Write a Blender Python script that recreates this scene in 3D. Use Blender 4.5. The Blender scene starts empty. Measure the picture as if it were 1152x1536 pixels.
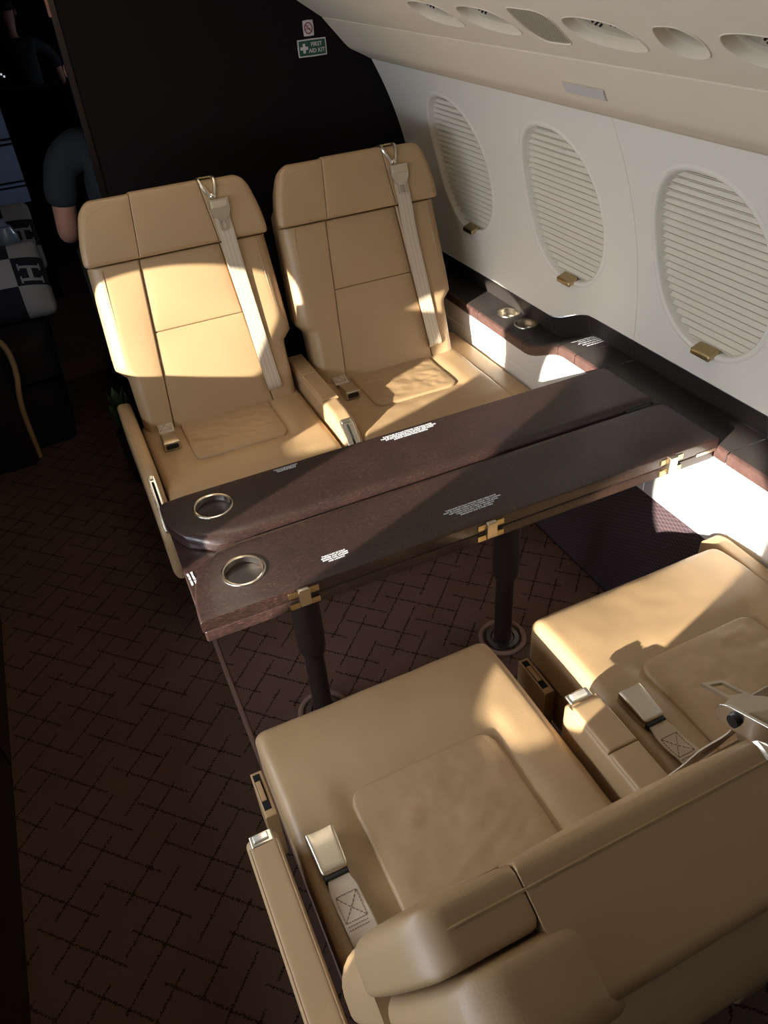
import bpy, bmesh, math, random
import numpy as np
from mathutils import Vector, Matrix, noise
random.seed(7)
S = bpy.context.scene
COL = S.collection
PI = math.pi

# ---------------------------------------------------------------- camera
cam = bpy.data.cameras.new('camera')
camo = bpy.data.objects.new('camera', cam)
COL.objects.link(camo)
S.camera = camo
yaw, pitch, roll = math.radians(21.80976), math.radians(38.01963), math.radians(-4.81980)
fw = Vector((math.sin(yaw)*math.cos(pitch), math.cos(yaw)*math.cos(pitch), -math.sin(pitch)))
rt = Vector((math.cos(yaw), -math.sin(yaw), 0))
up = rt.cross(fw)
r2 = math.cos(roll)*rt + math.sin(roll)*up
u2 = -math.sin(roll)*rt + math.cos(roll)*up
M = Matrix((r2, u2, -fw)).transposed().to_4x4()
M.translation = Vector((0, 0, 1.65))
camo.matrix_world = M
cam.sensor_fit = 'VERTICAL'
cam.sensor_height = 36.0
cam.lens = 1134.81/1536*36.0
cam.clip_start = 0.02

# ---------------------------------------------------------------- world, sun, exposure
W = bpy.data.worlds.new('sky')
S.world = W
W.use_nodes = True
bgn = W.node_tree.nodes['Background']
bgn.inputs[0].default_value = (0.80, 0.88, 1.0, 1)
bgn.inputs[1].default_value = 17.0
sun = bpy.data.lights.new('sun', 'SUN')
sun.energy = 21.0
sun.color = (1.0, 0.93, 0.80)
sun.angle = math.radians(0.55)
suno = bpy.data.objects.new('sun', sun)
COL.objects.link(suno)
SUND = Vector((1.0, 0.41, -0.253)).normalized()
suno.rotation_euler = SUND.to_track_quat('-Z', 'Y').to_euler()
suno.location = (-6, -2, 3)
S.view_settings.view_transform = 'Standard'
S.view_settings.look = 'None'
S.view_settings.gamma = 1.0
S.view_settings.use_curve_mapping = False
S.view_settings.exposure = 0.0
S.cycles.max_bounces = 14
S.cycles.diffuse_bounces = 7

def area(name, loc, size, power, color, rot):
    l = bpy.data.lights.new(name, 'AREA')
    l.shape = 'RECTANGLE'
    l.size, l.size_y = size
    l.energy = power
    l.color = color
    o = bpy.data.objects.new(name, l)
    COL.objects.link(o)
    o.location = loc
    o.rotation_euler = rot
    return o
# added soft fill under the ceiling over the table, no known fixture
area('ceiling_fill_light', (0.25, 1.75, 1.76), (0.35, 1.4), 3.5, (1.0, 0.86, 0.68), (0, 0, 0))

# daylight portals in the window openings (they only guide the sampling of the sky)
def portal(y, z, hy, hz, x, rot):
    o = area('window_daylight', (x, y, z), (2*hz, 2*hy), 1.0, (1, 1, 1), (0, rot, 0))
    o.data.cycles.is_portal = True
for py_ in (1.69, 1.205, .675, .10): portal(py_, 1.028, .19, .205, -.985, -PI/2)
portal(4.15, .9955, .15, .18, 1.36, PI/2)
portal(7.9, 1.02, .09, .08, 1.36, PI/2)

# ---------------------------------------------------------------- materials
def lin(c):
    return tuple(((x/255/12.92) if x/255 <= .04045 else ((x/255+.055)/1.055)**2.4) for x in c)
MATS = {}
def mat(name, rgb, rough=.5, metal=0, bump=None, vary=None, spec=None, coat=0, trans=0, sheen=0):
    if name in MATS: return MATS[name]
    m = bpy.data.materials.new(name); m.use_nodes = True
    nt = m.node_tree; b = nt.nodes['Principled BSDF']
    c = lin(rgb)
    b.inputs['Base Color'].default_value = (*c, 1)
    b.inputs['Roughness'].default_value = rough
    b.inputs['Metallic'].default_value = metal
    if spec is not None: b.inputs['Specular IOR Level'].default_value = spec
    if coat:
        b.inputs['Coat Weight'].default_value = coat; b.inputs['Coat Roughness'].default_value = .12
    if trans: b.inputs['Transmission Weight'].default_value = trans
    if sheen: b.inputs['Sheen Weight'].default_value = sheen
    tc = nt.nodes.new('ShaderNodeTexCoord')
    if vary:
        sc, amt = vary
        n = nt.nodes.new('ShaderNodeTexNoise'); n.inputs['Scale'].default_value = sc; n.inputs['Detail'].default_value = 3
        nt.links.new(tc.outputs['Object'], n.inputs['Vector'])
        r = nt.nodes.new('ShaderNodeMapRange'); r.inputs[1].default_value = .3; r.inputs[2].default_value = .7
        r.inputs[3].default_value = 1-amt; r.inputs[4].default_value = 1+amt
        nt.links.new(n.outputs['Fac'], r.inputs[0])
        mx = nt.nodes.new('ShaderNodeVectorMath'); mx.operation = 'SCALE'
        mx.inputs[0].default_value = c
        nt.links.new(r.outputs[0], mx.inputs['Scale'])
        nt.links.new(mx.outputs[0], b.inputs['Base Color'])
    if bump:
        sc, st = bump
        n = nt.nodes.new('ShaderNodeTexNoise'); n.inputs['Scale'].default_value = sc; n.inputs['Detail'].default_value = 4
        nt.links.new(tc.outputs['Object'], n.inputs['Vector'])
        bp = nt.nodes.new('ShaderNodeBump'); bp.inputs['Strength'].default_value = st; bp.inputs['Distance'].default_value = .002
        nt.links.new(n.outputs['Fac'], bp.inputs['Height'])
        nt.links.new(bp.outputs[0], b.inputs['Normal'])
    MATS[name] = m
    return m

class NB:
    """small node helper on a principled material"""
    def __init__(s, m):
        s.nt = m.node_tree; s.b = s.nt.nodes['Principled BSDF']
    def n(s, t, **kw):
        x = s.nt.nodes.new(t)
        for k, v in kw.items(): setattr(x, k, v)
        return x
    def math(s, op, a, b=None, c=None):
        x = s.n('ShaderNodeMath', operation=op)
        for i, v in enumerate((a, b, c)):
            if v is None: continue
            if isinstance(v, (int, float)): x.inputs[i].default_value = v
            else: s.nt.links.new(v, x.inputs[i])
        return x.outputs[0]
    def link(s, a, b): s.nt.links.new(a, b)

leather = mat('tan_leather', (170, 141, 105), .42, bump=(420, .12), vary=(5, .05))
leather_in = mat('tan_leather_insert', (166, 137, 102), .45, bump=(300, .18), vary=(7, .06))
shell_m = mat('tan_plastic', (170, 138, 98), .5)
belt_m = mat('belt_webbing', (196, 182, 160), .7)
chrome = mat('polished_metal', (232, 226, 214), .22, 1.0)
satin = mat('satin_metal', (205, 196, 178), .3, 1.0, bump=(200, .05))
brass = mat('champagne_metal', (196, 178, 138), .32, 1.0)
black = mat('black_plastic', (14, 14, 15), .45)
darkgap = mat('dark_recess', (6, 5, 5), .9)
ledge_m = mat('dark_ledge_veneer', (50, 45, 43), .42, bump=(60, .05), vary=(8, .1))
white_m = mat('white_side_panel', (226, 224, 220), .45)
wall_m = mat('cabin_wall', (230, 226, 216), .55, bump=(500, .04))
val_m = mat('valance_suede', (220, 208, 186), .8, bump=(300, .12), vary=(6, .02))
ceil_m = mat('ceiling_suede', (222, 210, 189), .8, bump=(260, .15), vary=(6, .02))
recess_m = mat('recess_plastic', (190, 180, 160), .55)
shade_m = mat('pleated_shade_cloth', (230, 225, 214), .85)
lens_m = mat('placard_lens', (196, 192, 190), .5)
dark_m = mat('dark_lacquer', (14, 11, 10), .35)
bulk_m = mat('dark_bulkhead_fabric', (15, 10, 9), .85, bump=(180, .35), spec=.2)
skin_m = mat('skin', (190, 138, 120), .55)
shirt_m = mat('dark_tee', (40, 46, 54), .9, bump=(200, .15))
jeans_m = mat('dark_trousers', (24, 26, 32), .9)
hair_m = mat('dark_hair', (20, 16, 14), .7)
print_m = mat('white_print', (215, 218, 222), .6)
green_m = mat('sign_green', (20, 74, 62), .5)
signw_m = mat('sign_white', (206, 198, 196), .5)
signr_m = mat('sign_red', (132, 24, 44), .5)
leaf_m = mat('plant_leaf', (58, 84, 38), .6)
pot_m = mat('dark_pot', (30, 24, 20), .6)
navy_m = mat('navy_wool', (16, 20, 36), .95, bump=(300, .2))
grey_m = mat('light_grey_wool', (142, 140, 142), .95, bump=(300, .2))
bottle_m = mat('pale_plastic', (150, 172, 196), .2, trans=.4)
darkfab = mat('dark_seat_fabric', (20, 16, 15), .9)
stitch_m = mat('stitch_thread', (120, 98, 78), .8)
bulb_m = mat('lamp_glass', (240, 236, 228), .15, .6)
glide_m = mat('leg_bronze', (66, 54, 51), .4, .4)
blue_m = mat('pale_blue_panel', (168, 198, 248), .5)

# dark wood veneer with pale pores
wood = mat('dark_wood_veneer', (48, 34, 31), .34, coat=.25)
k = NB(wood)
tc = k.n('ShaderNodeTexCoord')
mp = k.n('ShaderNodeMapping'); mp.inputs['Scale'].default_value = (130, 520, 520)
k.link(tc.outputs['Object'], mp.inputs[0])
no = k.n('ShaderNodeTexNoise'); no.inputs['Scale'].default_value = 1.0; no.inputs['Detail'].default_value = 2
k.link(mp.outputs[0], no.inputs['Vector'])
no2 = k.n('ShaderNodeTexNoise'); no2.inputs['Scale'].default_value = 9; no2.inputs['Detail'].default_value = 5
k.link(tc.outputs['Object'], no2.inputs['Vector'])
cr = k.n('ShaderNodeValToRGB')
cr.color_ramp.elements[0].position = .35; cr.color_ramp.elements[0].color = (*lin((32, 23, 22)), 1)
cr.color_ramp.elements[1].position = .68; cr.color_ramp.elements[1].color = (*lin((60, 40, 36)), 1)
e = cr.color_ramp.elements.new(.75); e.color = (*lin((92, 66, 54)), 1)
mx = k.n('ShaderNodeMath', operation='MULTIPLY_ADD'); mx.inputs[1].default_value = .25
k.link(no2.outputs['Fac'], mx.inputs[0]); 
ad = k.math('SUBTRACT', no.outputs['Fac'], .125)
k.link(ad, mx.inputs[2])
k.link(mx.outputs[0], cr.inputs[0]); k.link(cr.outputs[0], k.b.inputs['Base Color'])
redwood = mat('reddish_edge_veneer', (84, 62, 57), .4, bump=(120, .1), vary=(60, .2))

# carpet: brown pile with dashed diagonal lines
carpet = mat('carpet', (66, 50, 42), 1.0, spec=.05)
def carpet_nodes(m, base, line):
    k = NB(m)
    g = k.n('ShaderNodeNewGeometry')
    sp = k.n('ShaderNodeSeparateXYZ'); k.link(g.outputs['Position'], sp.inputs[0])
    nz = k.n('ShaderNodeTexNoise'); nz.inputs['Scale'].default_value = 140; nz.inputs['Detail'].default_value = 2
    k.link(g.outputs['Position'], nz.inputs['Vector'])
    jit = k.math('MULTIPLY', k.math('SUBTRACT', nz.outputs['Fac'], .5), .012)
    P = .064
    s = 1/math.sqrt(2)
    a = k.math('DIVIDE', k.math('ADD', k.math('MULTIPLY', k.math('ADD', sp.outputs[0], sp.outputs[1]), s), jit), P)
    b = k.math('DIVIDE', k.math('ADD', k.math('MULTIPLY', k.math('SUBTRACT', sp.outputs[0], sp.outputs[1]), s), jit), P)
    def dash(u, v, per, frac, off):
        row = k.math('FLOOR', k.math('ADD', u, .5))
        d = k.math('ABSOLUTE', k.math('SUBTRACT', u, row))
        online = k.math('LESS_THAN', d, .034)
        ph = k.math('FRACT', k.math('DIVIDE', k.math('ADD', v, k.math('MULTIPLY', row, off)), per))
        seg = k.math('LESS_THAN', ph, frac)
        tiny = k.math('GREATER_THAN', k.math('FRACT', k.math('MULTIPLY', v, 9.0)), .22)
        return k.math('MULTIPLY', k.math('MULTIPLY', online, seg), tiny)
    L = k.math('MAXIMUM', dash(a, b, 5, .72, 1.9), dash(b, a, 4, .80, 1.4))
    big = k.n('ShaderNodeTexNoise'); big.inputs['Scale'].default_value = 3; big.inputs['Detail'].default_value = 3
    k.link(g.outputs['Position'], big.inputs['Vector'])
    fine = k.n('ShaderNodeTexNoise'); fine.inputs['Scale'].default_value = 500
    k.link(g.outputs['Position'], fine.inputs['Vector'])
    f = k.math('ADD', k.math('MULTIPLY', big.outputs['Fac'], .5), k.math('MULTIPLY', fine.outputs['Fac'], .9))
    sc = k.n('ShaderNodeVectorMath', operation='SCALE'); sc.inputs[0].default_value = lin(base)
    k.link(k.math('ADD', f, .3), sc.inputs['Scale'])
    mixn = k.n('ShaderNodeMix', data_type='RGBA')
    k.link(L, mixn.inputs[0]); k.link(sc.outputs[0], mixn.inputs[6]); mixn.inputs[7].default_value = (*lin(line), 1)
    k.link(mixn.outputs[2], k.b.inputs['Base Color'])
    bp = k.n('ShaderNodeBump'); bp.inputs['Strength'].default_value = .6; bp.inputs['Distance'].default_value = .004
    h = k.math('SUBTRACT', fine.outputs['Fac'], k.math('MULTIPLY', L, .8))
    k.link(h, bp.inputs['Height']); k.link(bp.outputs[0], k.b.inputs['Normal'])
carpet_nodes(carpet, (88, 67, 56), (40, 28, 23))
carpet2 = mat('carpet_inset', (66, 50, 42), 1.0, spec=.05)
carpet_nodes(carpet2, (100, 76, 66), (42, 30, 25))
piping_m = mat('carpet_piping', (132, 104, 92), 1.0, bump=(260, .5))

# woven kick panel
weave = mat('woven_mesh', (62, 46, 54), .7)
k = NB(weave)
tc = k.n('ShaderNodeTexCoord')
sp = k.n('ShaderNodeSeparateXYZ'); k.link(tc.outputs['Object'], sp.inputs[0])
u = k.math('MULTIPLY', sp.outputs[1], 260.0); v = k.math('MULTIPLY', sp.outputs[2], 1100.0)
row = k.math('FLOOR', k.math('DIVIDE', v, 2*PI))
h = k.math('MULTIPLY', k.math('SINE', k.math('ADD', u, k.math('MULTIPLY', row, PI))), k.math('SINE', v))
h = k.math('MULTIPLY_ADD', h, .5, .5)
cr = k.n('ShaderNodeValToRGB')
cr.color_ramp.elements[0].color = (*lin((30, 22, 27)), 1); cr.color_ramp.elements[1].color = (*lin((86, 66, 71)), 1)
k.link(h, cr.inputs[0]); k.link(cr.outputs[0], k.b.inputs['Base Color'])
bp = k.n('ShaderNodeBump'); bp.inputs['Strength'].default_value = .5; bp.inputs['Distance'].default_value = .003
k.link(h, bp.inputs['Height']); k.link(bp.outputs[0], k.b.inputs['Normal'])

# perforated speaker cover
grille_m = mat('perforated_cover', (150, 140, 122), .6)
k = NB(grille_m)
tc = k.n('ShaderNodeTexCoord'); sp = k.n('ShaderNodeSeparateXYZ'); k.link(tc.outputs['Object'], sp.inputs[0])
fa = k.math('SINE', k.math('MULTIPLY', sp.outputs[1], 1250.0)); fb = k.math('SINE', k.math('MULTIPLY', sp.outputs[0], 1450.0))
hh = k.math('GREATER_THAN', k.math('MULTIPLY', fa, fb), .25)
mixn = k.n('ShaderNodeMix', data_type='RGBA'); k.link(hh, mixn.inputs[0])
mixn.inputs[6].default_value = (*lin((176, 166, 146)), 1); mixn.inputs[7].default_value = (*lin((70, 64, 56)), 1)
k.link(mixn.outputs[2], k.b.inputs['Base Color'])

# belt webbing: stripes along its length (uv.x across)
k = NB(belt_m)
uvn = k.n('ShaderNodeUVMap'); sp = k.n('ShaderNodeSeparateXYZ'); k.link(uvn.outputs[0], sp.inputs[0])
st = k.math('GREATER_THAN', k.math('SINE', k.math('MULTIPLY', sp.outputs[0], 2*PI*3.5)), 0.0)
mixn = k.n('ShaderNodeMix', data_type='RGBA'); k.link(st, mixn.inputs[0])
mixn.inputs[6].default_value = (*lin((200, 186, 165)), 1); mixn.inputs[7].default_value = (*lin((190, 175, 153)), 1)
k.link(mixn.outputs[2], k.b.inputs['Base Color'])
wv = k.n('ShaderNodeTexWave'); wv.inputs['Scale'].default_value = 60
k.link(uvn.outputs[0], wv.inputs[0])
bp = k.n('ShaderNodeBump'); bp.inputs['Strength'].default_value = .2; bp.inputs['Distance'].default_value = .001
k.link(wv.outputs['Fac'], bp.inputs['Height']); k.link(bp.outputs[0], k.b.inputs['Normal'])

# ---------------------------------------------------------------- object helpers
def tag(o, label=None, cat=None, group=None, kind=None):
    if label: o['label'] = label
    if cat: o['category'] = cat
    if group: o['group'] = group
    if kind: o['kind'] = kind
    return o
def empty(name, loc=(0, 0, 0), label=None, cat=None, group=None, kind=None):
    o = bpy.data.objects.new(name, None)
    COL.objects.link(o); o.location = loc; o.empty_display_size = .1
    return tag(o, label, cat, group, kind)
def obj(name, vf, m, parent=None, smooth=True, uv=None, kind=None):
    v, f = vf
    me = bpy.data.meshes.new(name)
    me.from_pydata([tuple(map(float, p)) for p in v], [], [tuple(map(int, q)) for q in f])
    if uv is not None:
        l = me.uv_layers.new(name='UVMap')
        for i, lp in enumerate(me.loops): l.data[i].uv = uv[lp.vertex_index]
    bm = bmesh.new(); bm.from_mesh(me)
    bmesh.ops.recalc_face_normals(bm, faces=bm.faces)
    bm.to_mesh(me); bm.free()
    if smooth:
        me.shade_smooth()
        if smooth != 'all': me.set_sharp_from_angle(angle=math.radians(40))
    me.materials.append(m)
    o = bpy.data.objects.new(name, me); COL.objects.link(o)
    if parent: o.parent = parent
    if kind: o['kind'] = kind
    return o
def join(*vfs):
    V = []; F = []
    for v, f in vfs:
        n = len(V); V += [tuple(p) for p in v]; F += [tuple(i+n for i in q) for q in f]
    return V, F
def gridline(L, ra, rb, n, extra=()):
    k = 6
    g = [ra*(1-math.sin(PI/2*(1-i/k))) for i in range(k+1)] if ra > 1e-6 else [0.]
    h = [L-rb*(1-math.sin(PI/2*(1-i/k))) for i in range(k+1)] if rb > 1e-6 else [L]
    a, b = g[-1], h[-1]
    mid = [a+(b-a)*i/n for i in range(1, n)] + [x for x in extra if a < x < b]
    g = sorted(set(round(x, 6) for x in g+mid+h))
    out = [g[0]]
    for x in g[1:]:
        if x-out[-1] > 2e-5: out.append(x)
    return np.array(out)
def pad(w, h, t, r=(.01,)*4, rb=.003, rc=(0, 0, 0, 0), n=(8, 8), hf=None, ev=(), eu=(), warp=None):
    """rounded slab; px across (centred), py 0..h, pz 0..t; r = left, right, bottom, top front radii; rc = bl, br, tr, tl corner radii"""
    U = gridline(w, r[0], r[1], n[0], eu); V = gridline(h, r[2], r[3], n[1], ev)
    nu, nv = len(U), len(V)
    X, Y = np.meshgrid(U, V)
    def drops(rl, rr, rbm, rtp):
        tl = np.clip(1-X/max(rl, 1e-9), 0, 1) if rl else 0*X
        tr = np.clip(1-(w-X)/max(rr, 1e-9), 0, 1) if rr else 0*X
        tb = np.clip(1-Y/max(rbm, 1e-9), 0, 1) if rbm else 0*X
        tt = np.clip(1-(h-Y)/max(rtp, 1e-9), 0, 1) if rtp else 0*X
        tu = np.maximum(tl, tr); ru = np.where(tl > tr, rl, rr)
        tv = np.maximum(tb, tt); rv = np.where(tb > tt, rbm, rtp)
        s2 = np.clip(tu**2+tv**2-tu**2*tv**2, 0, 1)
        R = (ru*tu**2+rv*tv**2)/np.maximum(tu**2+tv**2, 1e-12)
        return R*(1-np.sqrt(1-s2))
    Zf = t-drops(*r)
    Zb = drops(*((rb,)*4)) if not isinstance(rb, tuple) else drops(*rb)
    X2, Y2 = X.copy(), Y.copy()
    for (cx, cy), c in zip(((0, 0), (1, 0), (1, 1), (0, 1)), rc):
        if not c: continue
        rx, ry = c if isinstance(c, tuple) else (c, c)
        a = (rx-(X if cx == 0 else w-X))/rx; b = (ry-(Y if cy == 0 else h-Y))/ry
        mk = (a > 0) & (b > 0)
        a2 = a*np.sqrt(np.clip(1-b*b/2, 0, 1)); b2 = b*np.sqrt(np.clip(1-a*a/2, 0, 1))
        dx = rx*(1-a2); dy = ry*(1-b2)
        X2[mk] = (dx if cx == 0 else w-dx)[mk]; Y2[mk] = (dy if cy == 0 else h-dy)[mk]
    X2 = X2-w/2
    if hf is not None: Zf = Zf+hf(X2, Y2)
    pf = np.stack([X2, Y2, Zf], -1).reshape(-1, 3); pb = np.stack([X2, Y2, Zb], -1).reshape(-1, 3)
    P = np.concatenate([pf, pb]); N = nu*nv
    F = []
    for j in range(nv-1):
        for i in range(nu-1):
            a = j*nu+i
            F.append((a, a+1, a+nu+1, a+nu)); F.append((N+a, N+a+nu, N+a+nu+1, N+a+1))
    ring = [i for i in range(nu)]+[j*nu+nu-1 for j in range(1, nv)]+[(nv-1)*nu+i for i in range(nu-2, -1, -1)]+[j*nu for j in range(nv-2, 0, -1)]
    for i in range(len(ring)):
        a, b = ring[i], ring[(i+1) % len(ring)]
        F.append((a, N+a, N+b, b))
    if warp is not None: P = warp(P)
    return P, F
def box(x0, x1, y0, y1, z0, z1, r=.003, n=(1, 1), rc=(0,)*4, hf=None, warp=None, rb=None):
    """z-up rounded box"""
    r_ = r if isinstance(r, tuple) else (r,)*4
    def wp(P):
        Q = P.copy(); Q[:, 0] += (x0+x1)/2; Q[:, 1] += y0; Q[:, 2] += z0
        return warp(Q) if warp else Q
    return pad(x1-x0, y1-y0, z1-z0, r_, rb if rb is not None else min(r_[0], .003), rc, n, hf, warp=wp)
def lathe(prof, n=32, c=(0, 0, 0), cap=True, M=None):
    V = []; F = []
    for r, z in prof:
        for i in range(n):
            a = 2*PI*i/n; V.append((r*math.cos(a), r*math.sin(a), z))
    m = len(prof)
    for j in range(m-1):
        for i in range(n):
            F.append((j*n+i, j*n+(i+1) % n, (j+1)*n+(i+1) % n, (j+1)*n+i))
    if cap and prof[0][0] > 1e-5: F.append(tuple(range(n))[::-1])
    if cap and prof[-1][0] > 1e-5: F.append(tuple((m-1)*n+i for i in range(n)))
    V = np.array(V)
    if M is not None: V = np.array([tuple(M @ Vector(p)) for p in V])
    return V+np.array(c), F
def tube(pts, r, n=8, closed=False):
    pts = [Vector(p) for p in pts]; V = []; F = []
    m = len(pts); nrm = None
    for i, p in enumerate(pts):
        if closed: t = pts[(i+1) % m]-pts[i-1]
        else: t = pts[min(i+1, m-1)]-pts[max(i-1, 0)]
        t.normalize()
        if nrm is None: nrm = t.orthogonal().normalized()
        else: nrm = (nrm-t*nrm.dot(t)).normalized()
        b = t.cross(nrm); rr = r[i] if isinstance(r, (list, tuple)) else r
        for k_ in range(n):
            a = 2*PI*k_/n; V.append(p+nrm*rr*math.cos(a)+b*rr*math.sin(a))
    for i in range(m if closed else m-1):
        for k_ in range(n):
            a, b_ = i*n, ((i+1) % m)*n
            F.append((a+k_, a+(k_+1) % n, b_+(k_+1) % n, b_+k_))
    if not closed:
        F.append(tuple(range(n))[::-1]); F.append(tuple((m-1)*n+i for i in range(n)))
    return [tuple(v) for v in V], F
def ribbon(pts, w, th, wd=(1, 0, 0)):
    """flat strap; returns verts, faces, uv"""
    pts = [Vector(p) for p in pts]; V = []; F = []; UV = []
    L = 0
    for i, p in enumerate(pts):
        t = (pts[min(i+1, len(pts)-1)]-pts[max(i-1, 0)]).normalized()
        d = Vector(wd); d = (d-t*d.dot(t)).normalized(); nn = d.cross(t)
        if i: L += (p-pts[i-1]).length
        for a, b, uu in ((-.5, .5, 0), (-.46, 1, .02), (.46, 1, .98), (.5, .5, 1), (.5, -.5, 1), (-.5, -.5, 0)):
            ww = w[i] if isinstance(w, (list, tuple)) else w
            V.append(p+d*a*ww+nn*th*b*.5); UV.append((uu, L))
    n = 6
    for i in range(len(pts)-1):
        for k_ in range(n): F.append((i*n+k_, i*n+(k_+1) % n, (i+1)*n+(k_+1) % n, (i+1)*n+k_))
    F.append(tuple(range(n))[::-1]); F.append(tuple((len(pts)-1)*n+i for i in range(n)))
    return [tuple(v) for v in V], F, UV
def smoothpath(pts, n=8):
    """Catmull-Rom through points"""
    P = [Vector(p) for p in pts]; out = []
    for i in range(len(P)-1):
        a = P[max(i-1, 0)]; b = P[i]; c = P[i+1]; d = P[min(i+2, len(P)-1)]
        for j in range(n):
            t = j/n
            out.append(.5*((2*b)+(c-a)*t+(2*a-5*b+4*c-d)*t*t+(3*b-a-3*c+d)*t**3))
    out.append(P[-1]); return out
def prism(poly, y0, y1):
    """polygon of (x, z) extruded along y"""
    n = len(poly); V = [(x, y0, z) for x, z in poly]+[(x, y1, z) for x, z in poly]
    F = [tuple(range(n)), tuple(range(2*n-1, n-1, -1))]
    for i in range(n): F.append((i, (i+1) % n, n+(i+1) % n, n+i))
    return V, F
def cut(o, *cutters):
    """boolean difference, applied"""
    for c in cutters:
        me = bpy.data.meshes.new('cutter'); v, f = c
        me.from_pydata([tuple(map(float, p)) for p in v], [], [tuple(map(int, q)) for q in f])
        bm = bmesh.new(); bm.from_mesh(me); bmesh.ops.recalc_face_normals(bm, faces=bm.faces); bm.to_mesh(me); bm.free()
        co = bpy.data.objects.new('cutter', me); COL.objects.link(co)
        co.parent = o.parent
        md = o.modifiers.new('b', 'BOOLEAN'); md.operation = 'DIFFERENCE'; md.solver = 'EXACT'; md.object = co
        bpy.context.view_layer.update()
        dg = bpy.context.evaluated_depsgraph_get()
        nm = bpy.data.meshes.new_from_object(o.evaluated_get(dg))
        o.modifiers.clear(); o.data = nm
        bpy.data.objects.remove(co)
    o.data.shade_smooth(); o.data.set_sharp_from_angle(angle=math.radians(35))
    return o
def text(body, size, m, parent, origin, xdir, ydir, name='lettering', lift=.0006, align='CENTER', bold=0, space=1.0):
    cu = bpy.data.curves.new(name, 'FONT'); cu.body = body; cu.size = size; cu.align_x = align; cu.align_y = 'CENTER'
    cu.extrude = .0003; cu.offset = bold; cu.resolution_u = 2; cu.space_line = space
    to = bpy.data.objects.new(name, cu); COL.objects.link(to)
    bpy.context.view_layer.update()
    me = bpy.data.meshes.new_from_object(to.evaluated_get(bpy.context.evaluated_depsgraph_get()))
    bpy.data.objects.remove(to)
    x = Vector(xdir).normalized(); z = x.cross(Vector(ydir)).normalized(); y = z.cross(x)
    Mx = Matrix((x, y, z)).transposed().to_4x4(); Mx.translation = Vector(origin)+z*lift
    me.transform(Mx); me.materials.clear(); me.materials.append(m)
    o = bpy.data.objects.new(name, me); COL.objects.link(o)
    if parent: o.parent = parent
    return o
def fbm(x, y, z=0, s=1.0):
    return noise.fractal(Vector((x*s, y*s, z*s)), 1.0, 2.0, 3)

# ================================================================ THE SETTING
XC, ZC, RC = .147, .686, 1.202                      # cabin wall: an arc
def arcx(z, off=0): return XC+math.sqrt((RC+off)**2-(z-ZC)**2)
YF = 2.75                                            # bulkhead face
Y0, Y1 = -.80, 9.2
fl = obj('floor', box(-1.3, 1.5, Y0, Y1, -.06, 0, r=0, n=(1, 1), rb=0), carpet, smooth=False)
tag(fl, kind='structure')
# ---- right wall upper panel with three windows
def zl(y):                                           # height of the side ledge along the cabin
    t = min(max((y-1.64)/(1.85-1.64), 0), 1); t = t*t*(3-2*t)
    return .637-.069*t
def wallslab(sgn, ya, yb, zlo=None, zhi=1.30, ny=40, nz=24, th=.035, zoff=.075):
    V = []; F = []
    for off in (0, th):
        for j in range(nz+1):
            for i in range(ny+1):
                zb = zl(ya+(yb-ya)*i/ny)+zoff if zlo is None else zlo
                z = zb+(zhi-zb)*j/nz
                x = arcx(z, off)
                V.append((x if sgn > 0 else 2*XC-x, ya+(yb-ya)*i/ny, z))
    N = (ny+1)*(nz+1)
    for j in range(nz):
        for i in range(ny):
            a = j*(ny+1)+i
            F.append((a, a+1, a+ny+2, a+ny+1)); F.append((N+a, N+a+ny+1, N+a+ny+2, N+a+1))
    ring = list(range(ny+1))+[j*(ny+1)+ny for j in range(1, nz+1)]+[nz*(ny+1)+i for i in range(ny-1, -1, -1)]+[j*(ny+1) for j in range(nz-1, 0, -1)]
    for i in range(len(ring)):
        a, b = ring[i], ring[(i+1) % len(ring)]; F.append((a, N+a, N+b, b))
    return V, F
WZ, WHZ, WHY = .9955, .2125, .176
WYS = (2.325, 1.765, 1.213)
def oval(yc, hy, hz, n=72, p=2.3):
    out = []
    for i in range(n):
        a = 2*PI*i/n; c, s = math.cos(a), math.sin(a)
        out.append((yc+hy*abs(c)**(2/p)*(1 if c >= 0 else -1), WZ+hz*abs(s)**(2/p)*(1 if s >= 0 else -1)))
    return out
def ovalcut(yc, hy, hz, sgn, depth=(-.1, .15), dz=0):
    pts = [(y, z+dz) for y, z in oval(yc, hy, hz)]; n = len(pts)
    V = []; F = []
    for d in depth:
        for y, z in pts:
            x = arcx(z)+d; V.append((x if sgn > 0 else 2*XC-x, y, z))
    F = [tuple(range(n)), tuple(range(2*n-1, n-1, -1))]+[(i, (i+1) % n, n+(i+1) % n, n+i) for i in range(n)]
    return V, F
wr = obj('wall_right', wallslab(1, 1.4605, YF+.02), wall_m); tag(wr, kind='structure')
cut(wr, *[ovalcut(y, WHY, WHZ, 1) for y in WYS[:2]])
wr2 = obj('wall_right', wallslab(1, Y0, 1.4595), wall_m); tag(wr2, kind='structure')
cut(wr2, ovalcut(WYS[2], WHY, WHZ, 1))
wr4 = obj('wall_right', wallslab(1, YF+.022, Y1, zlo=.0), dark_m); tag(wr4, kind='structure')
wl = obj('wall_left', wallslab(-1, Y0, YF+.02, zlo=-.02, th=.008), wall_m); tag(wl, kind='structure')
LWIN = [(1.69, .174), (1.205, .172), (.675, .150), (.10, .172)]
cut(wl, *[ovalcut(y, h, .190, -1, dz=.033) for y, h in LWIN])
wl2 = obj('wall_left', wallslab(-1, YF+.021, Y1, zlo=-.02), dark_m); tag(wl2, kind='structure')

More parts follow.
